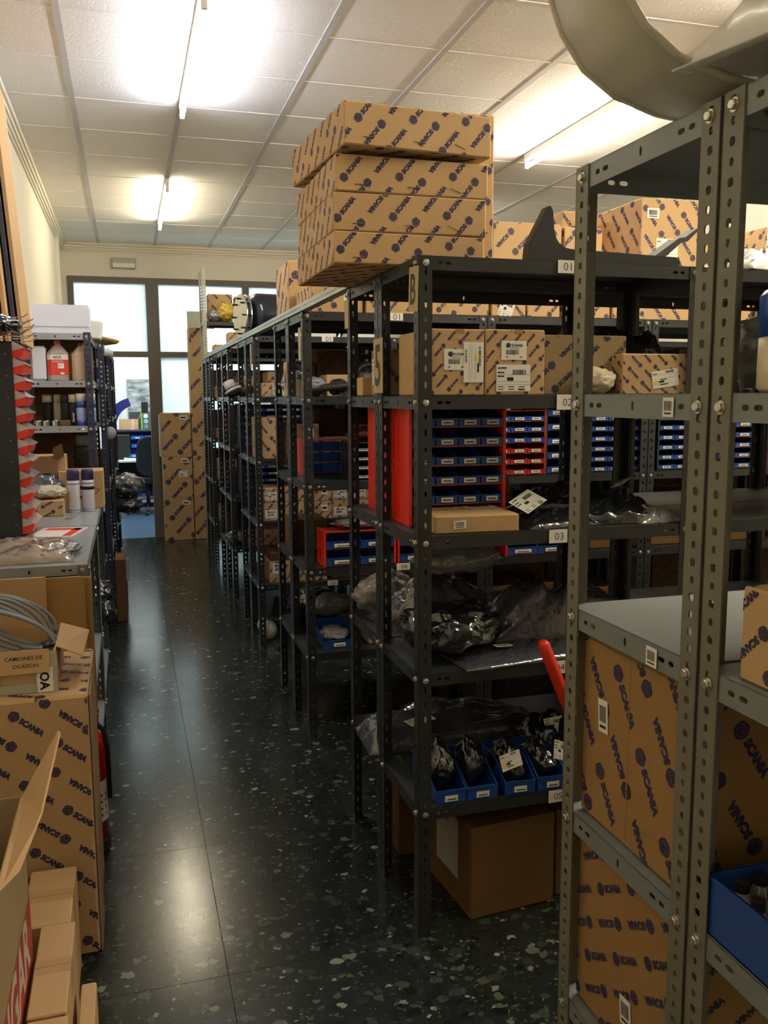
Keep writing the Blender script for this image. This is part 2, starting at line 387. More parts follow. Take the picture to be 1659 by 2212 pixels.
def sticker(parent, o, u, v, w, h, style='ship', num='2072352', seed=0, name='shipping_label', off=.0012, tilt=0, label=None):
    """a paper label of its own thickness lying on a face"""
    u = Vector(u).normalized(); v = Vector(v).normalized()
    if tilt:
        c, s = math.cos(tilt), math.sin(tilt); u, v = u * c + v * s, v * c - u * s
    n = u.cross(v); o = Vector(o) + n * off
    mb = MB(); t = .0006
    P = [o, o + u * w, o + u * w + v * h, o + v * h]
    mb.add([p[:] for p in P] + [(p + n * t)[:] for p in P], [(3, 2, 1, 0), (4, 5, 6, 7), (0, 1, 5, 4), (1, 2, 6, 5), (2, 3, 7, 6), (3, 0, 4, 7)], 0)
    if style == 'part':       # emblem, name, number, barcode
        flat(mb, emblem(), o, u, v, 1, .0012, h * .26, (w * .27, h * .76))
        text(mb, 'SCANIA', o, u, v, w * .46, (w * .62, h * .76), bold=.03, lift=.0012)
        text(mb, num, o, u, v, w * .36, (w * .52, h * .60), lift=.0012)
        barcode(mb, o, u, v, w * .18, h * .28, w * .50, h * .24, seed=seed)
        rect(mb, o, u, v, w * .18, h * .12, w * .07, h * .05); rect(mb, o, u, v, w * .72, h * .12, w * .11, h * .05)
    elif style == 'ship':
        flat(mb, emblem(8), o, u, v, 1, .0012, h * .09, (w * .08, h * .87))
        rect(mb, o, u, v, w * .13, h * .85, w * .17, h * .05)
        barcode(mb, o, u, v, w * .47, h * .63, w * .40, h * .18, seed=seed)
        rect(mb, o, u, v, w * .03, h * .68, w * .2, h * .05); rect(mb, o, u, v, w * .03, h * .54, w * .2, h * .05)
        rect(mb, o, u, v, w * .31, h * .40, w * .19, h * .13)
        for k in (.62, .36, .25): rect(mb, o, u, v, w * .02, h * k, w * .96, h * .008)
        for k in range(6): rect(mb, o, u, v, w * (.04 + .31 * (k % 3)), h * (.16 if k < 3 else .06), w * .17, h * .03)
        barcode(mb, o, u, v, w * .64, h * .03, w * .22, h * .08, seed=seed + 1)
    elif style == 'shipy':
        rect(mb, o, u, v, w * .03, h * .82, w * .18, h * .04)
        barcode(mb, o, u, v, w * .52, h * .82, w * .32, h * .14, seed=seed)
        rect(mb, o, u, v, w * .25, h * .30, w * .2, h * .11); rect(mb, o, u, v, w * .04, h * .28, w * .18, h * .18, 2)
        for k in (.75, .55, .22): rect(mb, o, u, v, w * .02, h * k, w * .96, h * .008)
        rect(mb, o, u, v, w * .30, h * .45, w * .25, h * .05); rect(mb, o, u, v, w * .28, h * .17, w * .3, h * .05)
    elif style == 'bar':
        barcode(mb, o, u, v, w * .15, h * .32, w * .70, h * .5, seed=seed); rect(mb, o, u, v, w * .18, h * .14, w * .64, h * .08)
    elif style == 'line':
        rect(mb, o, u, v, w * .14, h * .32, w * .70, h * .34)
    elif style.startswith('='):
        text(mb, style[1:], o, u, v, w * .46, (w * .55, h * .5), lift=.0012, bold=-.012)
    return part(name, mb, [PAPER, PEN if style.startswith('=') else BLACK, YEL], parent, label=label)

# ---------------------------------------------------------------- cartons
def face(k, x0, x1, y0, y1, z0, z1):
    return {'F': ((x0, y0, z0), (1, 0, 0), (0, 0, 1), x1 - x0, z1 - z0), 'L': ((x0, y1, z0), (0, -1, 0), (0, 0, 1), y1 - y0, z1 - z0),
            'R': ((x1, y0, z0), (0, 1, 0), (0, 0, 1), y1 - y0, z1 - z0), 'T': ((x0, y0, z1), (1, 0, 0), (0, 1, 0), x1 - x0, y1 - y0),
            'B': ((x0, y1, z0), (1, 0, 0), (0, -1, 0), x1 - x0, y1 - y0), 'K': ((x1, y1, z0), (-1, 0, 0), (0, 0, 1), x1 - x0, z1 - z0)}[k]
NB = [0]
def carton(label, x0, x1, y0, y1, z0, z1, S=.06, ang=R(48), faces='FL', rz=0, card=CARD, labels=(), name='cardboard_box', group=None,
           tape=None, notch=False, staples=False, lid=0, r=.0035, lo=False, cat='box', flapline=True):
    NB[0] += 1; seed = NB[0]
    cx, cy = (x0 + x1) / 2, (y0 + y1) / 2
    a0, a1, b0, b1, h = x0 - cx, x1 - cx, y0 - cy, y1 - cy, z1 - z0
    mb = MB(); mb.rbox(a0, b0, 0, a1, b1, h, r)
    if flapline:   # the slit between the two closing flaps
        mb.box(a0 + .004, -.0012, h - .0004, a1 - .004, .0012, h + .0003, 2)
    for k in faces:
        o, u, v, fw, fh = face(k, a0, a1, b0, b1, 0, h)
        if S: brandprint(mb, o, u, v, fw, fh, S, ang if k not in 'T' else ang * .6, 1, seed + ord(k), lo)
    if tape:
        for k in tape:
            o, u, v, fw, fh = face(k, a0, a1, b0, b1, 0, h)
            rect(mb, o, u, v, 0, fh * .72, fw, fh * .16, 3, .0004)
    if notch:
        o, u, v, fw, fh = face('F', a0, a1, b0, b1, 0, h)
        rect(mb, o, u, v, fw * .38, fh - .030, fw * .36, .0012, 2, .0007); rect(mb, o, u, v, fw * .48, fh - .012, fw * .14, .011, 2, .0007)
    ob = one(name, mb, [card, INK, EDGE, TAPE], label, cat, (cx, cy, z0), (0, 0, rz), group)
    if staples:
        sm = MB(); o, u, v, fw, fh = face('F', a0, a1, b0, b1, 0, h)
        for q, al in ((.16, 0), (.50, -.06), (.78, -.35)):
            c, s_ = math.cos(al), math.sin(al); L = .018
            p = Vector(o) + Vector(u) * fw * q + Vector(v) * fh * .2
            sm.tube([p + Vector((-L * c, -.0015, -L * s_)), p + Vector((L * c, -.0015, L * s_))], .0011, 5)
        part('staple', sm, STAPLE, ob)
    for (k, fx, fz, lw, lh, st, *rest) in labels:
        o, u, v, fw, fh = face(k, a0, a1, b0, b1, 0, h)
        num = rest[0] if rest else '2072352'; tilt = rest[1] if len(rest) > 1 else 0; off = rest[2] if len(rest) > 2 else .0012
        sticker(ob, Vector(o) + Vector(u) * fw * fx + Vector(v) * fh * fz, u, v, lw, lh, st, num, seed, tilt=tilt, off=off)
    return ob

# ---------------------------------------------------------------- plastic bags and lumps
def bag(label, cx, cy, z0, sx, sy, h, m, rz=0, seed=0, ink=0, labels=(), name='plastic_bag', cat='bag', n=26, tiltx=0, group=None, droop=0):
    """a filled bag lying flat: closed crumpled pillow"""
    mb = MB(); sd = Vector((seed * 3.1, seed * 1.7, seed * .9))
    def H(a, b):
        e = max(0, 1 - abs(2 * a - 1) ** 2.6) * max(0, 1 - abs(2 * b - 1) ** 2.6)
        q = noise.noise(Vector((a * 3.2, b * 3.2, 0)) + sd) * .32 + (1 - abs(noise.noise(Vector((a * 5.5, b * 5.5, 4)) + sd)) * 2) * .22
        return h * (e ** .55) * (.62 + q) + .003
    def XY(a, b):
        wob = .05 * noise.noise(Vector((a * 4, b * 4, 9)) + sd)
        return ((a - .5 + wob * (1 - abs(2 * a - 1))) * sx, (b - .5 + wob * .6) * sy)
    vs = []
    for j in range(n + 1):
        for i in range(n + 1):
            a, b = i / n, j / n; x, y = XY(a, b); vs.append((x, y, H(a, b) + tiltx * (a - .5)))
    N = (n + 1) ** 2
    vs += [(v[0], v[1], max(0, tiltx * (v[0] / sx)) if tiltx else 0) for v in vs]
    q = lambda i, j: j * (n + 1) + i
    fs = [(q(i, j), q(i + 1, j), q(i + 1, j + 1), q(i, j + 1)) for j in range(n) for i in range(n)]
    fs += [tuple(N + k for k in f[::-1]) for f in fs[:n * n]]
    for i in range(n):
        fs += [(q(i + 1, 0), q(i, 0), N + q(i, 0), N + q(i + 1, 0)), (q(i, n), q(i + 1, n), N + q(i + 1, n), N + q(i, n)),
               (q(0, i), q(0, i + 1), N + q(0, i + 1), N + q(0, i)), (q(n, i + 1), q(n, i), N + q(n, i), N + q(n, i + 1))]
    mb.add(vs, fs, 0)
    if ink:
        g, _ = glyphs('SCANIA', .03, 1); rnd = random.Random(seed); c, s = math.cos(.6), math.sin(.6)
        step = ink * 1.5
        for i in range(int(sx / step) + 1):
            for j in range(int(sy / (ink * .9)) + 1):
                ax, ay = -.5 * sx + (i + .5 * (j % 2)) * step, -.5 * sy + j * ink * .9
                for f in g:
                    pts = [(ax + ink * (c * x - s * y), ay + ink * (s * x + c * y)) for x, y in f]
                    if any(abs(p[0]) > sx * .45 or abs(p[1]) > sy * .45 for p in pts): continue
                    mb.add([(p[0], p[1], H(p[0] / sx + .5, p[1] / sy + .5) + .003 + tiltx * p[0] / sx) for p in pts], [list(range(len(pts)))], 1)
    ob = one(name, mb, [m, INK], label, cat, (cx, cy, z0), (0, 0, rz), group, smooth=True)
    for (a, b, lw, lh, rot, st) in labels:
        x, y = XY(a, b); e = .04
        zc = H(a, b) + tiltx * (a - .5)
        zx = (H(min(1, a + e), b) - H(max(0, a - e), b)) / (2 * e * sx) + tiltx / sx; zy = (H(a, min(1, b + e)) - H(a, max(0, b - e))) / (2 * e * sy)
        n_ = Vector((-zx, -zy, 1)).normalized()
        u = Vector((math.cos(rot), math.sin(rot), 0)); u = (u - n_ * u.dot(n_)).normalized(); v = n_.cross(u)
        sticker(ob, Vector((x, y, zc)) + n_ * .012 - u * lw / 2 - v * lh / 2, u, v, lw, lh, st, seed=seed)
    return ob
def lumpmesh(sx, sy, sz, seed=0, amp=.24, freq=2.2, sub=4, pinch=0):
    bm = bmesh.new(); bmesh.ops.create_icosphere(bm, subdivisions=sub, radius=1)
    sd = Vector((seed * 2.3, seed * 1.1, seed * 5.7))
    for v in bm.verts:
        d = 1 + amp * noise.noise(v.co * freq + sd) + (amp - .06 if amp > .1 else 0) * (1.1 * (1 - 2 * abs(noise.noise(v.co * freq * 1.6 + sd))) + .45 * (1 - 2 * abs(noise.noise(v.co * freq * 3.7 + sd))))
        p = v.co * d
        if pinch and p.z > 0: k = 1 - pinch * min(1, p.z) ** 1.3; p.x *= k; p.y *= k; p.z *= 1 + .25 * pinch
        v.co = p
    zs = [v.co.z for v in bm.verts]; z0, z1 = min(zs), max(zs)
    bm.verts.index_update()
    mb = MB(); mb.add([(v.co.x * sx / 2, v.co.y * sy / 2, (v.co.z - z0) / (z1 - z0) * sz) for v in bm.verts], [[v.index for v in f.verts] for f in bm.faces], 0)
    bm.free(); return mb
def lump(label, x, y, z, sx, sy, sz, m, seed=0, name='plastic_bag', cat='bag', rz=0, group=None, **k):
    return one(name, lumpmesh(sx, sy, sz, seed, **k), m, label, cat, (x, y, z), (0, 0, rz), group, smooth=True)

# ================================================================ THE ROOM
XL, XR, YB, YP, YO, ZC = -.62, 4.55, -1.2, 10.36, 14.0, 3.308
struct('floor', MB().box(XL, YB, -.05, XR, YP, 0), FLOORM)
struct('floor_office', MB().box(XL - 1, YP, -.05, XR, YO, -.001), VINYL)
struct('ceiling', MB().box(XL, YB, ZC, XR, YP + .1, ZC + .05), TILE)
struct('ceiling_office', MB().box(XL - 1, YP + .1, ZC, XR, YO, ZC + .05), WALLW)
struct('wall_left', MB().box(XL - .08, YB, 0, XL, YP, ZC), WALLC)
struct('wall_right', MB().box(XR, YB, 0, XR + .08, YP, ZC), WALLC)
struct('wall_back', MB().box(XL, YB - .08, 0, XR, YB, ZC), WALLC)
mb = MB(); mb.box(XL, YP, 2.945, XR, YP + .10, ZC); mb.box(XL, YP, 0, -.565, YP + .1, 2.945); mb.box(3.0, YP, 0, XR, YP + .1, 2.945)
struct('wall_far', mb, WALLC)
struct('wall_office', MB().box(XL - 1, YO, 0, XR, YO + .08, ZC), WALLW)
mb = MB(); mb.box(XL - 1.08, YP + .1, 0, XL - 1, YO, ZC); mb.box(XR, YP + .1, 0, XR + .08, YO, ZC); mb.box(XL - 1, YP + .1, 0, XL, YP + .18, ZC)
struct('wall_office_sides', mb, WALLW)
# corner pilaster on the left wall, near the partition
struct('trim_1', MB().box(XL, 9.55, 0, XL + .035, 9.62, ZC - .06), WALLC)
# cornices: stepped mouldings
def cornice(name, p0, p1, n):
    mb = MB(); p0 = Vector(p0); p1 = Vector(p1); n = Vector(n)
    for a, b, t in ((0, .028, .055), (.030, .054, .040), (.056, .078, .026), (.080, .098, .014)):
        q0, q1 = p0 + n * t, p1 + n * t
        x0, x1 = min(p0.x, p1.x, q0.x, q1.x), max(p0.x, p1.x, q0.x, q1.x); y0, y1 = min(p0.y, p1.y, q0.y, q1.y), max(p0.y, p1.y, q0.y, q1.y)
        mb.box(x0, y0, ZC - b, x1, y1, ZC - a)
    struct(name, mb, WALLC)
cornice('trim_2', (XL, YB, 0), (XL, YP, 0), (1, 0, 0)); cornice('trim_3', (XR, YB, 0), (XR, YP, 0), (-1, 0, 0)); cornice('trim_4', (XL, YP, 0), (XR, YP, 0), (0, -1, 0))
# ceiling grid: wide runners along the room, thin cross bars
mb = MB(); k = -1
while True:
    x = -.222 + .6 * k; k += 1
    if x > XR: break
    if x > XL: mb.box(x - .016, YB, ZC - .004, x + .016, YP, ZC, 0)
k = -10
while True:
    y = 4.2647 + .6 * k; k += 1
    if y > YP: break
    if y > YB:
        mb.box(XL, y - .004, ZC - .003, XR, y + .004, ZC, 1)
struct('trim_5', mb, [TEE, TEEW])
# partition to the office: frame, door opening, frosted panes
mb = MB(); F0, F1 = YP - .02, YP + .08
for x0, x1 in ((-.565, -.505), (.262, .40), (1.35, 1.42), (2.1, 2.17), (2.93, 3.0)): mb.box(x0, F0, 0, x1, F1, 2.95)
mb.box(-.565, F0 - .003, 2.885, 3.0, F1 - .003, 2.95); mb.box(-.505, F0 + .002, 2.075, .262, F1 - .002, 2.135); mb.box(.40, F0 + .002, 2.075, 3.0, F1 - .002, 2.135)
mb.box(.40, F0 + .002, 0, 3.0, F1 - .002, .10)
struct('trim_6', mb, FRAME)
k = 1
for x0, x1, z0, z1 in ((-.505, .262, 2.135, 2.885), (.40, 1.35, 2.135, 2.885), (1.42, 2.1, 2.135, 2.885), (2.17, 2.93, 2.135, 2.885), (.40, 1.35, .10, 2.075), (1.42, 2.1, .10, 2.075), (2.17, 2.93, .10, 2.075)):
    struct('window_%d' % k, MB().box(x0, YP + .03, z0, x1, YP + .036, z1), FROST); k += 1
# ---------------------------------------------------------------- lamps
def lamp(label, x, y0, y1, z, col, st):
    t = thing('fluorescent_light', label, 'ceiling light', (x, (y0 + y1) / 2, z), 0, 'fluorescent battens on the ceiling')
    L = (y1 - y0) / 2
    mb = MB(); mb.rbox(-.016, -L, -.045, .016, L, 0, .004)
    part('batten', mb, WHITE, t)
    for s in (-1, 1):
        mb = MB(); mb.rbox(-.013, s * (L - .014) - .010, -.102, .013, s * (L - .014) + .010, -.045, .003); part('lamp_holder', mb, WHITE, t)
    m = mat('tube_glow_%s' % label[-18:].replace(' ', '_'), (.9, .9, .9), .4, emit=(col, st))
    mb = MB(); K = 10; a = [2 * PI * i / K for i in range(K)]
    vs = [(.014 * math.cos(q), y, -.084 + .014 * math.sin(q)) for y in (-L + .026, L - .026) for q in a]
    mb.add(vs, [(i, (i + 1) % K, K + (i + 1) % K, K + i) for i in range(K)] + [tuple(range(K))[::-1], tuple(range(K, 2 * K))])
    part('tube', mb, m, t)
for x, y0, y1, c, st, tx in LAMPS: lamp('white fluorescent batten light ' + tx, x, y0, y1, ZC - .004, c, st)
for i, (x, y0, y1) in enumerate(OFFICE): lamp('office fluorescent batten light %s doorway behind the partition' % ('above the', 'to the right of the')[i], x, y0, y1, ZC, (.86, .97, 1.0), OFFICE_STRENGTH)
# emergency light over the partition
t = thing('emergency_light', 'small grey emergency light box on the far wall above the partition', 'emergency light', (.04, YP, 3.04))
mb = MB(); mb.rbox(-.13, -.045, 0, .13, 0, .115, .008); part('housing', mb, PALE, t)
mb = MB(); mb.rbox(-.118, -.053, .012, .118, -.045, .06, .003); part('diffuser', mb, WHITE, t)
part('test_button', MB().lathe([(.006, 0), (.006, .006)], 8, (.10, -.03, -.006)), BLACK, t)

# ================================================================ SHELVING
W_, D_ = .90, .40
_PC = {}
def plate(mb, length, width, t, holes, M, m=0):
    """strip along z (0..length), across x (0..width), thickness t in y (0..t), real holes; holes: list (z, x, halfz, halfx, angle, cell)"""
    z = 0
    def cell(z0, z1, hole=None):
        if hole is None: mb.box(0, 0, z0, width, t, z1, m, M); return
        zc, xc, hz, hx, an = hole
        outer = [(0, z0), (xc, z0), (width, z0), (width, zc), (width, z1), (xc, z1), (0, z1), (0, zc)]
        inner = []
        for (ox, oz) in outer:
            dx, dz = ox - xc, oz - zc; q = math.atan2(dz / max(1e-9, (z1 - z0)), dx / width)
            ca, sa = math.cos(q), math.sin(q)
            e = 3.0; rr = (abs(ca) ** e + abs(sa) ** e) ** (-1 / e)
            px, pz = hx * ca * rr, hz * sa * rr
            inner.append((xc + px * math.cos(an) - pz * math.sin(an), zc + px * math.sin(an) + pz * math.cos(an)))
        vs = [(p[0], 0, p[1]) for p in outer] + [(p[0], 0, p[1]) for p in inner] + [(p[0], t, p[1]) for p in outer] + [(p[0], t, p[1]) for p in inner]
        fs = []
        for i in range(8):
            j = (i + 1) % 8
            fs += [(i, j, 8 + j, 8 + i), (16 + j, 16 + i, 24 + i, 24 + j), (8 + i, 8 + j, 24 + j, 24 + i)]
            if i in (2, 3, 6, 7): fs.append((j, i, 16 + i, 16 + j))
        mb.add(vs, fs, m, M)
    for (zc, xc, hz, hx, an, half) in sorted(holes):
        if zc - half < z - 1e-6 or zc + half > length + 1e-6: continue
        if zc - half > z + 1e-5: cell(z, zc - half)
        cell(zc - half, zc + half, (zc, xc, hz, hx, an)); z = zc + half
    if z < length - 1e-6: cell(z, length)
FW = .040
def post_mesh(style, H=2.0):
    k = (style, H)
    if k in _PC: return _PC[k]
    mb = MB(); hs = []
    if style == 'round':
        n = int(H / .025); hs = [(.0125 + .025 * i, FW / 2, .0062 if i % 2 else .0056, .0058 if i % 2 else .0042, 0, .0125) for i in range(n)]
    elif style == 'slot':
        n = int(H / .044); hs = [(.022 + .044 * i, FW / 2 + .002, .0105, .0038, 0, .0150) for i in range(n)]
    elif style == 'diag':
        n = int(H / .044); hs = [(.022 + .044 * i, FW / 2, .0105, .0036, R(40) * (1 if i % 2 else -1), .0150) for i in range(n)]
    elif style == 'dot':
        n = int(H / .033); hs = [(.0165 + .033 * i, FW / 2, .0058, .0058, 0, .0130) for i in range(n)]
    t = .0022
    plate(mb, H, FW, t, hs, Matrix())                                    # leg along +x
    M = Matrix(((0, 1, 0, 0), (1, 0, 0, 0), (0, 0, 1, 0), (0, 0, 0, 1)))  # leg along +y
    plate(mb, H, FW, t, hs, M)
    _PC[k] = mb; return mb
_ME = {}
def cached(key, fn):
    if key not in _ME: _ME[key] = fn()
    return _ME[key]
LIP = .038
def shelf_mesh(w, d, mats):
    mb = MB(); g = .003; x0, x1, y0, y1 = g, w - g, g, d - g
    mb.box(x0, y0, -.0016, x1, y1, 0)
    def lipholes(L): return [(.062, .019, .007, .0042, 0, .0100), (.086, .019, .0085, .0042, 0, .0110), (L / 2, .019, .0035, .0075, 0, .0060), (L - .086, .019, .0085, .0042, 0, .0110), (L - .062, .019, .007, .0042, 0, .0100)]
    # a strip's (z, x, y) go to (along, down, thickness)
    plate(mb, x1 - x0, LIP, .0016, lipholes(x1 - x0), Matrix(((0, 0, 1, x0), (0, 1, 0, y0), (-1, 0, 0, 0), (0, 0, 0, 1))))
    plate(mb, x1 - x0, LIP, .0016, lipholes(x1 - x0), Matrix(((0, 0, 1, x0), (0, -1, 0, y1), (-1, 0, 0, 0), (0, 0, 0, 1))))
    plate(mb, y1 - y0, LIP, .0016, lipholes(y1 - y0), Matrix(((0, 1, 0, x0), (0, 0, 1, y0), (-1, 0, 0, 0), (0, 0, 0, 1))))
    plate(mb, y1 - y0, LIP, .0016, lipholes(y1 - y0), Matrix(((0, -1, 0, x1), (0, 0, 1, y0), (-1, 0, 0, 0), (0, 0, 0, 1))))
    return mb.mesh('shelf', mats)
def bolt_mesh():
    mb = MB(); a = [2 * PI * i / 6 + .3 for i in range(6)]
    mb.lathe([(.0092, 0), (.0092, .0016)], 12)
    vs = [(.0072 * math.cos(q), .0072 * math.sin(q), z) for z in (.0016, .0060) for q in a] + [(.0055 * math.cos(q), .0055 * math.sin(q), .0072) for q in a]
    mb.add(vs, [(i, (i + 1) % 6, 6 + (i + 1) % 6, 6 + i) for i in range(6)] + [(6 + i, 6 + (i + 1) % 6, 12 + (i + 1) % 6, 12 + i) for i in range(6)] + [tuple(range(12, 18))])
    return mb.mesh('bolt', BOLT)
LEV = [2.0, 1.62, 1.222, .818, .405]
def rack_unit(label, x, y, w=W_, d=D_, lev=LEV, style='slot', pm=CHAR, sm=None, H=2.0, bolts='FL', group=None, tags=(), name='shelving_unit', rz=0):
    """slotted-angle shelving: four posts, trays, bolts; origin at the front left corner on the floor"""
    sm = sm or pm
    t = thing(name, label, 'shelving', (x, y, 0), rz, group)
    me = cached(('post', style, H, pm.name), lambda: post_mesh(style, H).mesh('post', pm))
    for px, py, a in ((0, 0, 0), (w, 0, PI / 2), (w, d, PI), (0, d, -PI / 2)): link('post', me, t, (px, py, 0), (0, 0, a))
    ms = cached(('shelf', w, d, sm.name), lambda: shelf_mesh(w, d, sm))
    for z in lev: link('shelf', ms, t, (0, 0, z))
    bm_ = cached('bolt', bolt_mesh)
    for z in lev:
        zz = z - .019
        if 'F' in bolts:
            for px in (.022, w - .022): link('bolt', bm_, t, (px, 0, zz), (PI / 2, 0, 0))
        if 'K' in bolts:
            for px in (.022, w - .022): link('bolt', bm_, t, (px, d, zz), (-PI / 2, 0, 0))
        if 'L' in bolts:
            for py in (.022, d - .022): link('bolt', bm_, t, (0, py, zz), (0, -PI / 2, 0))
        if 'R' in bolts:
            for py in (.022, d - .022): link('bolt', bm_, t, (w, py, zz), (0, PI / 2, 0))
    for (tx, lv, s, ww, hh) in tags:
        sticker(t, (tx, -.0006, lev[lv] - hh + .002 if hh < .05 else lev[lv] - hh), (1, 0, 0), (0, 0, 1), ww, hh, '=' + s, name='shelf_label', off=.002)
    return t
ROWN = ['nearest', 'second', 'third', 'fourth', 'farthest']
ROWS = [(2.30, .40, 'slot', 'slot', 3), (3.93, .40, 'diag', 'slot', 4), (5.53, .40, 'dot', 'dot', 4), (6.98, .45, 'diag', 'diag', 2), (8.53, .39, 'dot', 'dot', 2)]
X0 = .778
BAY = ['at the aisle end', 'second bay from the aisle', 'third bay from the aisle', 'last bay by the right wall']
for r, (y, d, sa, sb, n) in enumerate(ROWS):
    pm = CHAR if r < 1 else CHAR_B
    for b in range(n):
        tg = ()
        if r == 0 and b == 0: tg = ((.419, 0, '01', .055, .036), (.424, 1, '02', .062, .044), (.408, 2, '03', .060, .04), (.422, 3, '04', .058, .04), (.424, 4, '05', .058, .04))
        if r == 1 and b == 0: tg = ((.405, 0, '01', .07, .034), (.44, 3, '04', .068, .034))
        if r == 2 and b == 0: tg = ((.44, 0, '01', .075, .034), (.455, 4, '05', .07, .034))
        rack_unit('%s slotted steel shelving, %s row, side facing the camera, %s' % (('charcoal' if r < 1 else 'black'), ROWN[r], BAY[b]), X0 + b * (W_ + .004), y, d=d, style=sa, pm=pm,
                  bolts='FL' if b == 0 else 'F', group='shelving rows on the right of the aisle', tags=tg)
        rack_unit('%s slotted steel shelving, %s row, side facing away, %s' % (('charcoal' if r < 1 else 'black'), ROWN[r], BAY[b]), X0 + b * (W_ + .004), y + d + .004, d=d, style=sb, pm=pm,
                  bolts='L' if b == 0 else '', group='shelving rows on the right of the aisle')
# foreground pair on the right
CLEV = [2.0, 1.622, 1.245, .865, .493, .11]
cu = rack_unit('olive grey shelving unit at right with empty middle shelf', .75, 1.002, d=.378, lev=CLEV, style='round', pm=OLIVE, sm=BLUEGREY, bolts='L', group='olive shelving at the right edge')
sticker(cu, (-.0006, .105, 1.622 - .034), (0, -1, 0), (0, 0, 1), .026, .028, 'bar', off=-.0015, seed=5, name='barcode_label')
sticker(cu, (-.0006, .125, 1.245 - .036), (0, -1, 0), (0, 0, 1), .028, .030, 'bar', off=-.0015, seed=6, name='barcode_label')
rack_unit('olive grey shelving unit cut by the right edge, nearest the camera', .75, .620, d=.378, lev=CLEV, style='round', pm=OLIVE, sm=BLUEGREY, bolts='L', group='olive shelving at the right edge')

# slotted tie bar along the tops of the rows
mb = MB()
plate(mb, 6.50, .036, .002, [(.03 + .025 * i, .018, .0075, .0058, 0, .0105) for i in range(258)], Matrix(((0, 1, 0, X0 - .004), (0, 0, 1, 2.55), (1, 0, 0, 2.002), (0, 0, 0, 1))))
plate(mb, 6.50, .034, .002, [], Matrix(((0, -1, 0, X0 + .036), (0, 0, 1, 2.55), (0, 0, 0, 0), (0, 0, 0, 1))) if 0 else Matrix(((1, 0, 0, X0 - .004), (0, 0, 1, 2.55), (0, 1, 0, 2.002), (0, 0, 0, 1))))
one('tie_bar', mb, ZINC, 'long pale slotted steel angle tying the shelf tops together along the aisle', 'tie bar')
# tall pale unit at the far end
rack_unit('tall pale grey slotted unit at the far end rising above the rows', .80, 9.36, w=.92, d=.36, lev=[2.40, 1.9, 1.4, .9, .4], style='dot', pm=PALE, sm=CHAR_B, H=2.95, bolts='L')
# number plates hung on the aisle side
def plate_sign(label, y, z, w, h, s, tilt=0):
    mb = MB(); mb.box(-.0012, -w / 2, 0, .0012, w / 2, h)
    if s: text(mb, s, (-.0012, w / 2, 0), (0, -1, 0), (0, 0, 1), w * .62, (w / 2, h * .5), 1, .02, sy=1.25)
    one('number_plate', mb, [TAN, STENCIL], label, 'sign', (X0 - .0105, y, z), (tilt, 0, 0), 'plates on the shelf ends')
plate_sign("tan plate stencilled B on the front post of the nearest row", 2.315, 1.850, .075, .120, 'B', R(4))
plate_sign("tan plate stencilled 5 between the two units of the nearest row", 2.665, 1.630, .100, .170, '5')
plate_sign("blank tan plate on the far post of the nearest row", 3.065, 1.860, .055, .100, '')
plate_sign("tan plate stencilled 4 on the second row's middle post", 4.335, 1.625, .09, .165, '4')
plate_sign("blank pale plate at the front of the second row", 3.955, 1.79, .05, .14, '')
plate_sign("blank tan plate at the front of the third row", 5.57, 1.80, .06, .15, '')

# ================================================================ NEAREST ROW: CONTENTS
# four cartons on top, hanging out over the aisle
for i, (lx, ly, z0, z1, rz, wd) in enumerate(((.590, 2.50, 2.001, 2.091, 0, .465), (.592, 2.50, 2.0925, 2.200, R(-.6), .470), (.594, 2.50, 2.2015, 2.303, R(.4), .470), (.590, 2.47, 2.318, 2.434, R(4.5), .458))):
    carton(['lowest of the four stacked cartons on the nearest shelf top', 'second carton from the bottom of the overhanging stack of four',
            'third carton up in the stack of four', 'topmost of the four stacked cartons, turned and tilted over the others'][i],
           lx, lx + wd, ly, ly + .55, z0, z1, .062, R(50), 'FLBT', rz, group='stack of four cartons', staples=True)
carton('tall upright carton standing behind the stack of four', 1.085, 1.205, 2.78, 3.05, 2.001, 2.535, .062, R(50), 'FLT', labels=())
# black moulded trim piece lying on top
t = thing('trim_panel', 'long black moulded trim piece with upturned ends lying on the nearest shelf top', 'vehicle part', (1.13, 2.36, 2.001))
pts = [(0, 0), (.50, 0), (.515, .02), (.50, .034), (.14, .044)] + [(.14 - .055 * math.sin(R(a)), .099 - .055 * math.cos(R(a))) for a in (20, 45, 70, 90)] + [(.080, .150), (.072, .162), (.062, .160), (.005, .055)]
mb = MB(); mb.prism(pts, 'y', 0, .035); part('bar', mb, BLKP, t)
mb = MB(); mb.prism([(0, 0), (.10, .075), (.125, .080), (.17, .118), (.162, .122), (.115, .092), (.09, .088), (-.03, .012)], 'y', 0, .05); part('end_flange', mb, BLKP, t, loc=(.44, .02, .01), rot=(0, 0, .15))

z = 1.6205
carton('printed small carton with two overlapping labels, left one of the pair', .815, .980, 2.312, 2.60, z, z + .185, .032, R(48), 'F', labels=(('F', .26, .385, .070, .058, 'part', '2072363'), ('F', .61, .20, .060, .112, 'blank', '', 0, .0022)), notch=True, card=CARD, group='small printed cartons')
o = bpy.context.scene.collection.objects[-1]
lb = MB()   # print of the upright label
O_, U_, V_ = Vector((-.0825 + .165 * .61, -.144 - .0030, .185 * .20)), Vector((1, 0, 0)), Vector((0, 0, 1))
barcode(lb, O_ + U_ * .052, V_, -U_, .045, 0, .055, .007, 0, 3); barcode(lb, O_ + U_ * .010, V_, -U_, .055, 0, .040, .007, 0, 8)
rect(lb, O_, U_, V_, .041, .028, .005, .026, 0); rect(lb, O_, U_, V_, .036, .064, .009, .013, 1)
for q in (.016, .024, .034): rect(lb, O_, U_, V_, q, .004, .0006, .104, 0)
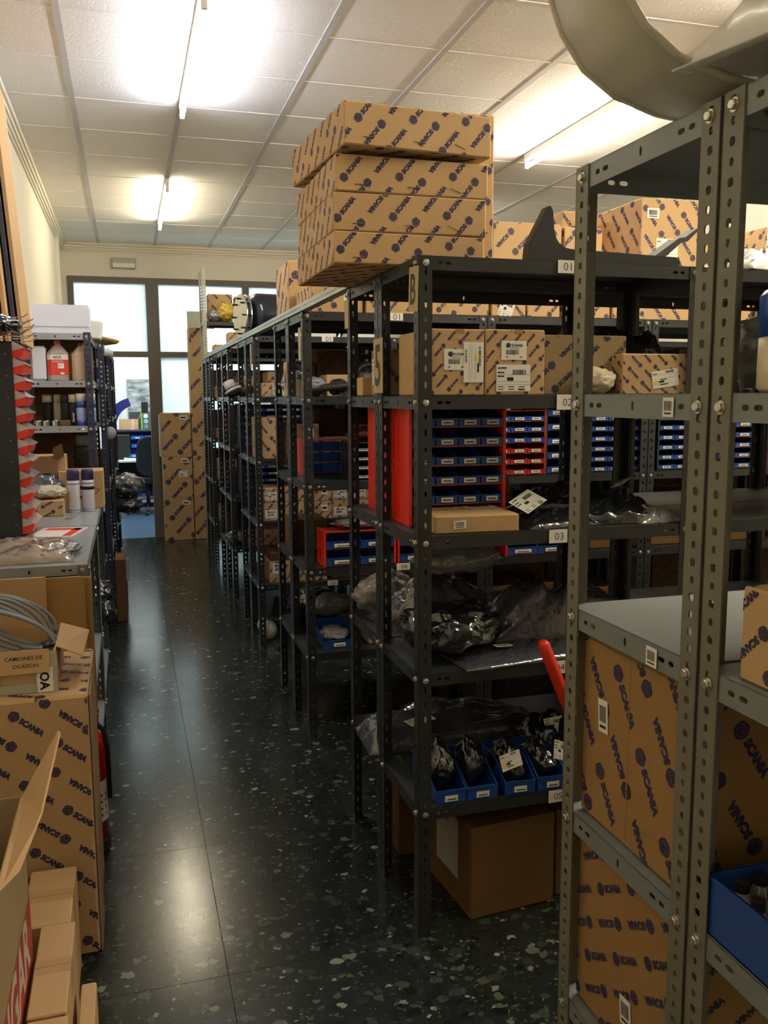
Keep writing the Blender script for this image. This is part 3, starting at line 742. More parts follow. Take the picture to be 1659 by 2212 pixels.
part('label_print', lb, [BLACK, YEL], o)
carton('printed small carton with two separate labels, right one of the pair', .983, 1.168, 2.312, 2.60, z, z + .186, .032, R(48), 'F', labels=(('F', .26, .54, .078, .054, 'part', '2072352'), ('F', .18, .06, .106, .076, 'ship')), notch=True, group='small printed cartons')
carton('greyish carton with large print beside the two labelled cartons', 1.172, 1.475, 2.375, 2.62, z, z + .178, .062, R(42), 'F', card=CARD_G)
carton('orange brown carton with tilted shipping label seen past the olive post', 1.425, 1.668, 2.315, 2.53, z, z + .122, .033, R(-42), 'FL', labels=(('F', .44, .13, .092, .052, 'shipy', '', R(8)),))
bag('dark plastic bag bulging behind the orange brown carton', 1.58, 2.56, z, .30, .22, .26, BAGD, seed=3)
lump('crumpled clear bag peak left of the orange brown carton', 1.40, 2.66, z, .14, .10, .22, BAGC, 4, pinch=.6)
lump('pale foam part in a clear bag between the cartons', 1.345, 2.335, z, .11, .075, .085, mat('pale_foam', (.52, .44, .30), .8), 5)
# far half of the row, same shelf
carton('tall narrow carton with one label behind the plate numbered five', .800, .93, 2.73, 2.86, z, z + .15, .055, R(-50), 'FL', labels=(('L', .12, .25, .05, .085, 'ship'),), card=CARD_G)
carton('carton with large print seen between the first two posts', .845, .925, 2.50, 2.64, z, z + .150, .058, R(50), 'FL')
carton('small plain tan carton at the far post of the nearest row', .795, .86, 2.96, 3.04, z, z + .065, 0, card=CARD_P)

def bin_mesh(w, d, h, m):
    mb = MB(); t = .0022
    mb.box(0, 0, 0, w, d, t); mb.box(0, d - t, 0, w, d, h)
    side = [(0, 0), (d, 0), (d, h), (d * .42, h), (.0, h * .50)]
    for x in (0, w - t): mb.prism(side, 'x', x, x + t)
    mb.box(0, -.001, 0, w, t, h * .50)
    mb.box(-.002, -.004, h * .44, w + .002, .001, h * .50)         # front lip
    mb.box(-.0025, d * .42, h - .004, t + .001, d + .002, h); mb.box(w - t - .001, d * .42, h - .004, w + .0025, d + .002, h); mb.box(-.0025, d - t - .001, h - .006, w + .0025, d + .002, h)   # rim
    return mb.mesh('bin', m)
def add_bin(label, x, y, z, w, d, h, m=BLUE, rz=0, group=None, lab=True, name='parts_bin', lw=.55):
    me = cached(('bin', round(w, 3), round(d, 3), round(h, 3), m.name), lambda: bin_mesh(w, d, h, m))
    o = tag(link(name, me, None, (x, y, z), (0, 0, rz)), label, 'bin', group)
    if lab:
        def f():
            mb = MB(); a = w * (1 - lw) / 2; mb.box(a, -.0055, h * .10, w - a, -.0042, h * .10 + min(.018, h * .3)); 
            rect(mb, (a, -.0055, h * .10), (1, 0, 0), (0, 0, 1), w * lw * .15, .005, w * lw * .7, .0035, 1); return mb.mesh('bin_label', [PAPER, PEN])
        link('bin_label', cached(('bl', round(w, 3), round(h, 3), lw), f), o)
    return o
def bin_rack(label, x, y, z, cols, cw, rows, rh, d, binm=None, back=False, group='red racks of small parts bins', where='', panel=None, skip=()):
    pmat = panel or RED; smat = REDB if panel is None else panel
    """red plastic rack: two side panels with flanges, a shelf under each tier; bins are things of their own"""
    W = cols * cw + .016; H = rows * rh + .012
    t = thing('bin_rack', label, 'bin rack', (x, y, z) if not back else (x + W, y + d, z), 0 if not back else PI, group)
    def panel_():
        mb = MB(); f = .016
        mb.box(.0025, 0, 0, .0055, d, H)
        for a, b in ((0, f), (d - f, d), (d * .62, d * .62 + .012)): mb.box(-.004, a, 0, .0030, b, H)
        for k in (0, H / 2 - .004, H - .008): mb.box(-.003, 0, k, .0032, d, k + .008)
        return mb.mesh('side_panel', pmat)
    pm = cached(('panel', round(d, 3), round(H, 3), pmat.name), panel_)
    link('side_panel', pm, t); link('side_panel', pm, t, (W - .006, 0, 0))
    sh = cached(('rsh', round(W, 3), round(d, 3), smat.name), lambda: MB().box(.0058, .004, 0, W - .008, d - .002, .003).mesh('rack_shelf', smat))
    for r in range(rows + 1): link('rack_shelf', sh, t, (0, 0, .003 + r * rh))
    for r in range(rows):
        for c in range(cols):
            if (r, c) in skip: continue
            m = binm(r, c) if binm else BLUE
            bx, by = x + .009 + c * cw, y + .004
            if back: bx, by = x + W - .009 - c * cw, y + d - .004
            add_bin('%s bin %s from left, %s tier up, rack %s' % ('red' if m is not BLUE else 'blue', ORD[c], ORD[r], where), bx, by, z + .0065 + r * rh, cw - .004, d - .02, rh - .010, m, PI if back else 0, 'bins in the rack ' + where, True)
    return t
z = 1.2226
bin_rack('tall red plastic bin rack in the nearest row, side facing the camera', .820, 2.50, z, 4, .075, 6, .0595, .195, where='under the two labelled cartons')
bin_rack('tall red plastic bin rack in the nearest row, side facing away', .828, 2.735, z, 3, .09, 6, .0595, .28, back=True, where='turned away, nearest row')
t = carton('flat brown carton with three labels lying in front of the blue bins', .850, 1.108, 2.325, 2.62, z, z + .052, 0, card=CARD, faces='', labels=(('F', .22, .25, .038, .024, 'bar', '', R(4)), ('T', .12, .55, .10, .05, 'line'), ('T', .55, .5, .10, .06, 'line')), rz=R(-4))
mb = MB(); mb.prism([(0, 0), (.085, 0), (.045, .24), (.02, .25), (0, .24)], 'y', 0, .006); one('cardboard_sheet', mb, CARD_D, 'brown cardboard offcut leaning by the red rack in the nearest row', 'cardboard', (1.14, 2.60, z), (R(-14), 0, 0))
o = bag('black bag with a big paper label in front of the red bins', 1.245, 2.47, z, .27, .27, .052, BAGD, R(10), 11, .05, ((.16, .60, .035, .022, R(30), 'bar'),))
n_ = Vector((-.12, -.50, .86)).normalized(); u_ = Vector((.87, .46, 0)); u_ = (u_ - n_ * u_.dot(n_)).normalized()
sticker(o, Vector((-.130, -.110, .046)), u_, n_.cross(u_), .105, .072, 'ship', seed=12)
bag('black plastic bag heaped behind the one with the big label', 1.36, 2.58, z, .40, .20, .13, BAGD, R(-6), 12, .05)
bag('dark bag with a loose pale tag in the middle of the third shelf', 1.46, 2.48, z, .30, .26, .085, BAGD, R(-12), 13, .05, ((.30, .42, .05, .018, 0, 'line'),))
bag('dark bag with a white label at the right end of the third shelf', 1.60, 2.60, z, .18, .18, .10, BAGD, R(20), 14, .04, ((.45, .35, .085, .045, R(8), 'ship'),))
bag('shiny crumpled clear bag at the front edge of the third shelf', 1.585, 2.372, z, .16, .10, .045, BAGC, R(5), 15)
# fourth shelf
z = .8188
bag('large grey printed bag across the fourth shelf, left end by the aisle', 1.03, 2.80, z, .38, .45, .20, BAGG, R(8), 21, .06)
lump('shiny dark bag at the aisle end of the fourth shelf', .935, 2.475, z, .27, .24, .17, BAGD, 22, amp=.2)
bag('long dark printed bag behind on the fourth shelf', 1.36, 2.60, z, .52, .24, .235, BAGG, R(-4), 23, .07)
lump('shiny clear fold standing up at the back of the fourth shelf', 1.05, 2.70, z + .20, .26, .10, .12, BAGC, 24, pinch=.3)
lump('crumpled clear bag end poking from the far side of the fourth shelf', .90, 3.02, z, .22, .16, .17, BAGC, 25, pinch=.3)
bag('flat grey printed bag with small labels at the front edge of the fourth shelf', 1.22, 2.43, z, .62, .23, .022, BAGG, R(6), 26, .06, ((.30, .5, .06, .03, R(4), 'line'), (.10, .72, .03, .018, 0, 'bar')))
# red tube leaning beside the row
mb = MB(); mb.tube([(0, 0, 0), (-.26, .01, .62), (-.282, .01, .672), (-.286, .01, .682)], [.019, .019, .0185, .012], 16)
one('red_tube', mb, RED, 'red plastic tube with a rounded end leaning on the nearest row', 'tube', (1.44, 2.255, .215), smooth=True)
# fifth shelf: open blue bins with bags
z = .406
for i, (bx, rz) in enumerate(((.836, 0), (.938, 0), (1.062, R(-3)), (1.172, R(-2)), (1.276, 0))):
    add_bin('blue open bin, %s along the fifth shelf of the nearest row' % ('first', 'second', 'third', 'fourth', 'fifth')[i], bx, 2.312, z, .098, .22, .085, BLUE, rz, 'bins on the fifth shelf', lw=.42)
for i, (bx, s_, sd) in enumerate(((.885, (.088, .15, .165), 31), (.986, (.085, .13, .155), 32), (1.112, (.090, .17, .135), 33), (1.222, (.088, .16, .13), 34), (1.326, (.088, .15, .10), 35))):
    b = lump('dark part in a clear bag standing in the %s blue bin of the fifth shelf' % ORD[i], bx, 2.425, z + .0035, *s_, BAGD, sd, pinch=.5, amp=.2)
    if i == 2: sticker(b, (-.050, -.094, .062), (1, -.05, .28), (-.12, .35, .90), .068, .048, 'shipy', seed=3)
    if i == 4: sticker(b, (-.075, -.06, .070), (1, 0, -.4), (.3, .5, .8), .052, .06, 'ship', seed=4)
bag('long shiny grey printed bag lying along the back of the fifth shelf', 1.09, 2.83, z, .68, .26, .135, BAGG, R(-3), 36, .06, ((.30, .30, .10, .06, R(14), 'ship'),))
lump('shiny silver end of the long bag by the aisle posts', .825, 2.86, z, .09, .18, .075, BAGG, 37)
bag('dark bag with a pale label on the right of the fifth shelf', 1.36, 2.60, z, .24, .20, .155, BAGD, R(4), 38, 0, ((.45, .35, .09, .05, R(6), 'ship'),))
# on the floor under the row
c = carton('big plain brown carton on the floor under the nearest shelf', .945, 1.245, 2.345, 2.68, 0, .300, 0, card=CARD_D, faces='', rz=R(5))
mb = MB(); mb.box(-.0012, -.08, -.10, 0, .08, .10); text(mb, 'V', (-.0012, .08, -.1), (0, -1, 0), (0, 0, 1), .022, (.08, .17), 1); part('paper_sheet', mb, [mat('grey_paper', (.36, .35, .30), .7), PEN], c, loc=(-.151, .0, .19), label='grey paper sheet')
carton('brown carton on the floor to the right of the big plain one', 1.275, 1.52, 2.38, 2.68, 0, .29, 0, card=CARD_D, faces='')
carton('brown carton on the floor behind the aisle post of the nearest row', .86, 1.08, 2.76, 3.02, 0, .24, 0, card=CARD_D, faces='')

# ================================================================ OLIVE UNITS: CONTENTS
carton('big printed carton filling the shelf below the empty one, label on its side', .772, 1.38, 1.050, 1.352, .8655, 1.196, .074, R(-58), 'LF', card=CARD_O, labels=(('L', .20, .52, .030, .058, 'bar', '', R(4)),), r=.005)
carton('big printed carton on the lower shelf of the olive unit', .772, 1.36, 1.050, 1.352, .4935, .812, .058, R(30), 'LFT', labels=(('L', .52, .18, .034, .05, 'bar', '', R(6)),), card=CARD_O, r=.006)
mb = MB()   # join and creases of the upper carton
mb.box(-.0007, -.001, .004, 0, .001, .325); mb.box(-.0006, -.11, .238, 0, .01, .2392); mb.box(-.0006, -.09, .120, 0, .08, .1212); mb.box(-.0006, -.13, .0585, 0, .02, .0597)
part('box_seam', mb, EDGE, [o for o in COL.objects if o.get('label', '').startswith('big printed carton filling')][0], loc=(-.304, 0, 0))
carton('printed carton with a yellow note on top at the right edge', .765, 1.22, .655, .935, 1.2455, 1.372, .050, R(44), 'LFT', labels=(('T', .10, .30, .14, .10, 'shipy', '', R(12)),))
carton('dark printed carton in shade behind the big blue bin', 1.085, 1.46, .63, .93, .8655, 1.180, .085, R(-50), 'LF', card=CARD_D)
b = add_bin('big blue open bin of bottles at the right edge', .756, .765, .866, .22, .200, .088, BLUE, 0, lw=.3)
for i, (dx, dy) in enumerate(((.003, -.095), (.012, -.052), (.040, -.082), (.050, -.043), (.080, -.060))):
    mb = MB(); mb.lathe([(.016, 0), (.018, .004), (.018, .055), (.010, .068), (.008, .071)], 14); 
    o = one('small_bottle', mb, mat('smoky_glass', (.16, .16, .15), .15, coat=.5), 'small clear grey bottle in the big blue bin, %s' % ('nearest its side wall', 'in the far corner', 'second from the side wall', 'against the back', 'farthest right')[i], 'bottle', (.775 + dx, .985 + dy, .8690), smooth=True, group='bottles in the big blue bin')
    mb = MB(); mb.lathe([(.0095, 0), (.0095, .014)], 12, (0, 0, .071)); part('cap', mb, BLACK, o)
mb = MB(); mb.box(-.002, -.09, 0, .0, .09, .032); rect(mb, (-.002, .09, 0), (0, -1, 0), (0, 0, 1), .11, .003, .05, .018, 2); text(mb, '20.30', (-.002, .09, 0), (0, -1, 0), (0, 0, 1), .04, (.13, .025), 1, 0)
one('card_strip', mb, [PAPER, PEN, YEL], 'cream card strip with a yellow patch inside the big blue bin', 'card', (.768, .862, .905), (0, R(12), 0))
t = thing('canister', 'cream canister with a blue top on the upper shelf at the right edge', 'canister', (.843, .892, 1.6225))
mb = MB(); mb.lathe([(.080, 0), (.085, .006), (.085, .068)], 32); part('body', mb, CREAM, t, True)
mb = MB(); mb.lathe([(.0855, .068), (.0855, .118), (.080, .126)], 32); part('lid', mb, BLUE, t, True)
lump('crumpled clear bag between the canister and the olive post', .885, 1.07, 1.6225, .10, .07, .11, BAGC, 41)
# curved panel on top, and a bag
t = MB(); prof = [(.50, 2.47), (.53, 2.36), (.560, 2.262), (.580, 2.182), (.605, 2.122), (.640, 2.078), (.690, 2.047), (.76, 2.028), (.86, 2.018), (.98, 2.014)]
pr = []
for i in range(len(prof) - 1):
    for k in range(3):
        a = k / 3; pr.append((prof[i][0] * (1 - a) + prof[i + 1][0] * a, prof[i][1] * (1 - a) + prof[i + 1][1] * a))
pr.append(prof[-1])
n = len(pr); vs = []; fs = []
for off in (0, -.004):
    for y in (1.010, 1.165):
        for (x, zz) in pr: vs.append((x, y, zz + off))
q = lambda o, s, i: o * 2 * n + s * n + i
for i in range(n - 1):
    fs += [(q(0, 0, i), q(0, 0, i + 1), q(0, 1, i + 1), q(0, 1, i)), (q(1, 0, i), q(1, 1, i), q(1, 1, i + 1), q(1, 0, i + 1)),
           (q(0, 0, i), q(1, 0, i), q(1, 0, i + 1), q(0, 0, i + 1)), (q(0, 1, i), q(0, 1, i + 1), q(1, 1, i + 1), q(1, 1, i))]
fs += [(q(0, 0, 0), q(0, 1, 0), q(1, 1, 0), q(1, 0, 0)), (q(0, 0, n - 1), q(1, 0, n - 1), q(1, 1, n - 1), q(0, 1, n - 1))]
t.add(vs, fs)
for y in (1.010, 1.163):   # rolled rims
    t.tube([(x, y, zz - .002) for x, zz in pr], .005, 6)
one('curved_panel', t, BEIGE, 'big curved beige moulded panel on top of the olive unit, rising to the ceiling', 'vehicle part', smooth=True)
bag('milky clear plastic bag on top of the olive unit at upper right', .99, .89, 2.034, .50, .42, .16, BAGW, R(14), 42, 0)

# ================================================================ SECOND ROW: CONTENTS
z = 2.0015
carton('large printed carton jutting over the aisle on the second row top', .795, 1.06, 4.36, 4.72, z, z + .285, .105, R(48), 'FLT', group='cartons on the second row top')
carton('low printed carton on the second row top in front of the large jutting one', .83, 1.075, 3.98, 4.34, z + .002, z + .125, .07, R(-60), 'FL', labels=(('F', .62, .45, .05, .04, 'line'),), group='cartons on the second row top')
xs = [(1.085, 1.155), (1.165, 1.395), (1.41, 1.70), (1.715, 1.895), (1.905, 2.08), (2.095, 2.36), (2.375, 2.56)]
for i, (a, b) in enumerate(xs):
    carton('low printed carton on the second row top, %s from the jutting ones' % ORD[i], a, b, 3.965, 4.28, z, z + .19, .068, R(48) if i % 3 else R(-48), 'FL', lo=False,
           labels=((('F', .15, .05, .075, .09, 'ship', '', R(-20 if i == 3 else 0)),) if i in (3, 5) else ()), group='cartons on the second row top')
for i, (a, b, h, lb) in enumerate(((1.72, 2.085, .255, (('F', .62, .30, .085, .075, 'part'),)), (2.10, 2.31, .245, ()))):
    carton('upper tier carton on the second row top, %s' % ('white labelled, beside the black trim', 'right of the labelled one')[i], a, b, 3.97, 4.28, z + .192, z + .192 + h, .085, R(46), 'FL', labels=lb, group='cartons on the second row top')
carton('tall printed carton behind the olive post on the second row top', 2.29, 2.44, 4.36, 4.70, z, z + .60, .085, R(-48), 'FL', group='cartons on the second row top')
carton('tallest carton on the second row top with two white labels', 2.58, 2.93, 4.05, 4.50, z, z + .62, .085, R(-52), 'FL', labels=(('F', .09, .84, .07, .05, 'bar'), ('F', .26, .52, .13, .10, 'shipy')), group='cartons on the second row top')
carton('lower of two cartons at the right of the tallest carton', 2.945, 3.25, 4.02, 4.40, z, z + .20, .075, R(46), 'FL', group='cartons on the second row top')
carton('upper of two cartons at the right of the tallest carton', 2.945, 3.23, 4.04, 4.40, z + .201, z + .45, .075, R(46), 'FL', labels=(('F', .15, .78, .065, .05, 'bar'),), group='cartons on the second row top')
carton('pale carton with a big barcode label at the right edge, upper background', 3.30, 3.52, 4.0, 4.4, z, z + .50, .075, R(40), 'FL', labels=(('F', .05, .50, .17, .26, 'ship'),), group='cartons on the second row top')
bag('blue and white printed bag on the shelf top at the right edge', 2.02, 2.48, 2.001, .42, .26, .09, BAGW, R(16), 51, .06)
bag('clear bag hanging over the second row top edge behind the olive posts', 2.98, 3.96, 1.93, .16, .05, .14, BAGC, 0, 52)
# second shelf of the second row: loose parts
z = 1.6205
def ring(label, x, y, z, r, t, m, rot=(0, 0, 0), name='hose_ring', cat='hose', group=None):
    mb = MB(); mb.tube([(r * math.cos(a), r * math.sin(a), 0) for a in [2 * PI * k / 28 for k in range(29)]], t, 8)
    return one(name, mb, m, label, cat, (x, y, z), rot, group, smooth=True)
bag('flat grey bag hanging over the shelf edge in the second row', 1.11, 4.05, z, .30, .20, .03, BAGG, R(8), 61)
ring('black rubber hose ring standing in the second row', 1.16, 4.20, z + .085, .07, .017, RUB, (R(80), 0, R(10)))
lump('black rubber bellows beside the hose ring in the second row', .985, 4.12, z, .10, .10, .085, RUB, 62, amp=.12)
lump('white plastic cup shaped part in the second row', 1.27, 4.10, z, .09, .09, .075, WHITE, 63, amp=.05, name='plastic_part', cat='vehicle part')
lump('pale clear bag heaped behind the hose ring in the second row', 1.19, 4.27, z, .17, .10, .15, BAGC, 64)
lump('pale crumpled bag near the aisle posts of the second row', .86, 4.58, z, .12, .14, .14, BAGC, 65)
mb = MB(); mb.tube([(0, 0, 0), (.10, .02, .02), (.20, 0, .03), (.30, .03, .015)], .018, 10)
one('rubber_hose', mb, RUB, 'black curved rubber hose lying at the aisle end of the second row', 'hose', (.80, 4.02, z + .02), smooth=True)
mb = MB(); mb.rbox(0, 0, 0, .12, .10, .085, .002); [mb.box(.002 + .02 * k, -.001, .002, .0035 + .02 * k, 0, .083, 1) for k in range(6)]
one('wooden_block', mb, [mat('pale_wood', (.50, .38, .22), .7), EDGE], 'pale wooden slatted block at the far side of the second row', 'block', (.795, 4.44, z))
for i, (a, b, h) in enumerate(((1.73, 1.98, .10), (2.02, 2.25, .16), (2.30, 2.52, .12), (2.66, 2.9, .2))):
    carton('dim carton on the second shelf of the second row, %s past the first bay' % ORD[i], a, b, 4.0, 4.26, z, z + h, .06, R(45), 'FL', lo=True, group='dim cartons in the second row')
bag('big dark printed sheet bag standing in the second row behind the orange carton', 2.35, 4.45, z, .55, .2, .34, BAGG, 0, 66, .08)
# third shelf
z = 1.2226
bin_rack('dark rack of blue bins by the aisle in the second row', 1.02, 4.0, z, 3, .10, 4, .043, .20, where='by the second row aisle', panel=BLKP)
bin_rack('small red plastic bin rack in the second row facing away', .862, 4.40, z, 3, .09, 3, .056, .25, back=True, where='turned away, second row')
carton('brown carton on the second row third shelf behind the posts', 1.18, 1.36, 4.42, 4.70, z, z + .24, .06, R(-50), 'FL', card=CARD_D, labels=(('F', .5, .6, .06, .06, 'line'),))
lump('dark red and clear bagged parts on top of the bin rack, second row', 1.17, 4.10, z + .186, .26, .13, .06, mat('dark_red_bag', (.09, .02, .022), .25, bump=.8, bscale=30), 71)
lump('grey crumpled bag in front of the bins on the second row shelf', 1.38, 4.00, z, .18, .08, .05, BAGG, 72)
def redlow(r, c): return REDB if r < 3 else BLUE
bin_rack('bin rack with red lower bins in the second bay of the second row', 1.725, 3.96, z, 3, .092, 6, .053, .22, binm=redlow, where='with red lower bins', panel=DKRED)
bin_rack('bin rack in the middle of the second bay, second row', 2.03, 3.98, z, 2, .105, 5, .072, .22, where='right of the red bins', panel=BLKP)
bin_rack('bin rack behind the olive post in the second row', 2.28, 3.98, z, 3, .095, 7, .052, .22, where='behind the olive post', panel=BLKP)
bin_rack('bin rack in the third bay of the second row', 2.68, 3.98, z, 3, .095, 7, .052, .22, where='in the third bay', panel=BLKP)
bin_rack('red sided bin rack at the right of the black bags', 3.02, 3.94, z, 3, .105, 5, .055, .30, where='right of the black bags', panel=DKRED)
add_bin('long dark blue crate on top of the red sided rack in the background', 2.98, 3.96, z + .292, .40, .28, .09, mat('navy_plastic', (.012, .022, .06), .4), lab=False)
carton('tall cardboard box behind the leaning offcut in the second row', 1.60, 1.67, 4.05, 4.25, z, z + .30, 0, card=CARD_D)
# fourth shelf
z = .8188
bin_rack('low red rack of wide blue bins by the aisle in the second row', .868, 3.94, z, 2, .168, 2, .080, .16, where='of wide bins by aisle', skip=())
bin_rack('low red rack of wide blue bins continuing to the right in the second row', 1.232, 3.94, z, 2, .168, 2, .080, .16, where='of wide bins, right one')
bin_rack('low red rack of wide blue bins in the second bay of the second row', 1.80, 3.94, z, 2, .168, 2, .080, .16, where='of wide bins, second bay')
lump('clear bag of dark parts on top of the low red rack', 1.08, 4.02, z + .173, .26, .10, .05, BAGC, 73)
carton('plain brown carton with pale rim behind the low red rack', .805, .985, 4.40, 4.66, z, z + .165, 0, card=CARD_D)
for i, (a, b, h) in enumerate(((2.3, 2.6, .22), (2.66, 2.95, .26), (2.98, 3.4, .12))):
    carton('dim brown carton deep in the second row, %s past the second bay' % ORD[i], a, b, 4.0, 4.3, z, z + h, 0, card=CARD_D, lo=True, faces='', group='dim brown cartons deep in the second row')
carton('flat printed carton on a lower shelf seen at the right edge', 3.40, 3.56, 3.96, 4.2, z + .13, z + .20, .05, R(45), 'F', labels=(('F', .7, .1, .03, .03, 'line'),))
# fifth shelf
z = .4056
o = add_bin('blue open bin of small metal parts low in the second row', .865, 4.0, z, .165, .30, .075, BLUE, 0, lw=.35)
lump('clear bag of metal fittings in the low blue bin', .945, 4.13, z + .004, .13, .16, .075, BAGC, 81)
lump('black heavy bag behind the low blue bin', .93, 4.50, z, .26, .28, .20, BAGD, 82, amp=.2)
lump('clear crumpled bag top beside the black heavy bag', .99, 4.36, z + .06, .2, .08, .14, BAGC, 83)
carton('small printed carton low in the second row beside the blue bin', 1.10, 1.26, 4.02, 4.2, z, z + .10, .045, R(48), 'FL')
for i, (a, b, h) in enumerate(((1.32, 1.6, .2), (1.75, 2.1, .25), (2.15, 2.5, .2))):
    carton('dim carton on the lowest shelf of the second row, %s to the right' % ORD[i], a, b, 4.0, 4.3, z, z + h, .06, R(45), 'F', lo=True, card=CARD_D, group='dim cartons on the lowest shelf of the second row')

# ================================================================ THIRD ROW: CONTENTS
z = 2.0015
t = thing('air_tank', 'black air tank with two shiny flanged plates on its end, above the third row', 'tank', (.83, 6.09, z + .165))
mb = MB(); mb.lathe([(0, 0), (.10, .004), (.145, .03), (.158, .06), (.158, .60), (.14, .64), (0, .65)], 32); part('drum', mb, GLOSSB, t, True, loc=(0, 0, 0), rot=(0, R(90), R(11)))
for i, (dx, r) in enumerate(((-.028, .145), (-.062, .150))):
    mb = MB(); mb.lathe([(0, 0), (r * .96, 0), (r, .004), (r, .009), (0, .012)], 32)
    for k in range(8): mb.lathe([(.006, -.02), (.006, .02)], 6, (r * .78 * math.cos(k * PI / 4), r * .78 * math.sin(k * PI / 4), 0), 1)
    part('end_plate', mb, [CHROME, BLACK], t, loc=(dx * math.cos(R(11)), dx * math.sin(R(11)), 0), rot=(0, R(90), R(11)))
carton('printed carton above the third row right of the air tank', 1.52, 1.75, 5.96, 6.28, z, z + .22, .08, R(48), 'FL', lo=True, group='cartons above the third row')
for i, (a, b, h) in enumerate(((1.30, 1.62, .06), (1.66, 1.95, .07), (2.0, 2.3, .3), (2.35, 2.75, .28), (2.8, 3.2, .3))):
    if i < 2:
        mb = MB(); mb.prism([(0, 0), (.26, .0), (.26, .004), (.02, .075), (0, .075)], 'x', 0, b - a - .05, 0); one('white_tray', mb, WHITE, 'white sloped tray on the third row top, %s from the aisle' % ORD[i], 'tray', (a - .25, 5.56, z), group='white trays on the third row top')
    else: carton('printed carton above the third row, %s from the aisle' % ORD[i], a, b, 5.6, 5.95, z, z + h, .08, R(48), 'FL', lo=True, group='cartons above the third row')
z = 1.6205
carton('small carton with a yellow marked label by the third row aisle posts', .825, .985, 5.55, 5.75, z, z + .085, .04, R(45), 'FL', labels=(('F', .45, .08, .085, .07, 'shipy'),))
ring('black disc shaped part standing on the third row', 1.05, 5.70, z + .12, .09, .025, RUB, (R(85), 0, 0))
lump('pale bag of parts on the third row shelf', 1.18, 5.62, z, .16, .12, .13, BAGC, 91)
carton('tan carton at the right of the pale bag on the third row', 1.26, 1.42, 5.58, 5.8, z, z + .14, 0, card=CARD_P)
t = thing('filter_pipe', 'white and black elbow pipe sticking out of the third row into the aisle', 'pipe', (.72, 6.10, 1.655))
mb = MB(); mb.lathe([(.036, 0), (.040, .003), (.040, .055), (.036, .058)], 20); part('white_neck', mb, WHITE, t, True, loc=(-.015, .03, .02), rot=(R(-14), R(-24), 0))
mb = MB(); mb.lathe([(0, -.03), (.045, -.028), (.056, .0), (.054, .022), (.046, .03), (0, .032)], 24); part('black_body', mb, RUB, t, True, rot=(R(-14), R(-24), 0)); 
mb = MB(); mb.lathe([(.0565, .004), (.0575, .008), (.0575, .016), (.0565, .02)], 24); part('white_ring', mb, WHITE, t, True, rot=(R(-14), R(-24), 0))
mb = MB(); mb.tube([(.03, 0, -.012), (.10, .0, .012), (.26, 0, .035)], [.026, .027, .027], 14); part('tube_end', mb, RUB, t, True)
z = 1.2226
carton('upright printed carton by the aisle in the third row', .800, .935, 5.56, 5.85, z, z + .265, .065, R(-50), 'FL', group='cartons in the third row')
carton('printed carton behind the second row posts, third row third shelf', .985, 1.20, 5.57, 5.85, z, z + .22, .065, R(-50), 'FL', group='cartons in the third row', card=CARD_D, labels=(('F', .5, .5, .07, .08, 'line'),))
carton('carton topped by another in the third row, further right', 1.23, 1.46, 5.57, 5.85, z, z + .13, .065, R(48), 'FL', group='cartons in the third row', card=CARD_D)
bin_rack('dark bin rack in the third row beyond the second row bins', 1.72, 5.57, z, 4, .10, 5, .06, .2, where='in the third row', panel=BLKP)
bin_rack('bin rack in the third bay of the third row', 2.70, 5.57, z, 4, .10, 5, .06, .2, where='right in the third row', panel=BLKP)
z = .8188
xs = [(.815, .960), (.968, 1.12), (1.125, 1.275), (1.28, 1.395), (1.40, 1.61)]
for i, (a, b) in enumerate(xs):
    for k, (h0, h1) in enumerate(((0, .118), (.119, .215))):
        carton('printed carton of the %s tier on the third row, %s from the aisle' % (('lower', 'upper')[k], ORD[i]), a, b, 5.56 + .01 * (i % 2), 5.84, z + h0, z + h1, .05, R(48), 'FL', lo=True,
               labels=((('F', .12, .15, .085, .055, ('part', 'ship')[k]),) if i in (0, 3, 4) else ((('F', .55, .45, .04, .04, 'line'),) if i == 2 else ())), group='two tiers of cartons on the third row')
z = .4056
carton('printed carton with a white label low in the third row', .855, 1.02, 5.57, 5.85, z, z + .145, .06, R(48), 'FL', labels=(('F', .12, .42, .085, .07, 'part'),))
carton('printed carton right of the labelled one low in the third row', 1.05, 1.24, 5.57, 5.85, z, z + .135, .06, R(48), 'FL', lo=True)
mb = MB()
for k in range(7): mb.box(0, .003 * (k % 2), .0075 * k, .38, .26, .0075 * k + .006)
one('flattened_cartons', mb, CARD_D, 'stack of flattened brown cartons on the labelled low carton, third row', 'cardboard', (.86, 5.57, z + .147))
for i, (a, b, h) in enumerate(((1.28, 1.55, .06), (1.72, 2.0, .2), (2.05, 2.4, .2))):
    carton('dim carton on the lowest shelf of the third row, %s along' % ORD[i], a, b, 5.6, 5.85, z, z + h, .06, R(45), 'F', lo=True, card=CARD_D, group='dim cartons on the lowest shelf of the third row')
mb = MB(); mb.box(0, 0, 0, .30, .05, .14); one('dark_panel', mb, BLKP, 'dark flat panel leaning under the third row', 'panel', (.86, 5.62, .17), (R(-16), R(18), 0))
for i, (x, y, r) in enumerate(((.86, 5.68, .055), (.85, 5.86, .045))):
    lump('pale rounded pot on the floor under the third row, %s one' % ('front', 'rear')[i], x, y, 0, r * 2, r * 2, r * 2.3, WHITE, 95 + i, amp=.04, name='plastic_pot', cat='pot', group='pots under the third row')

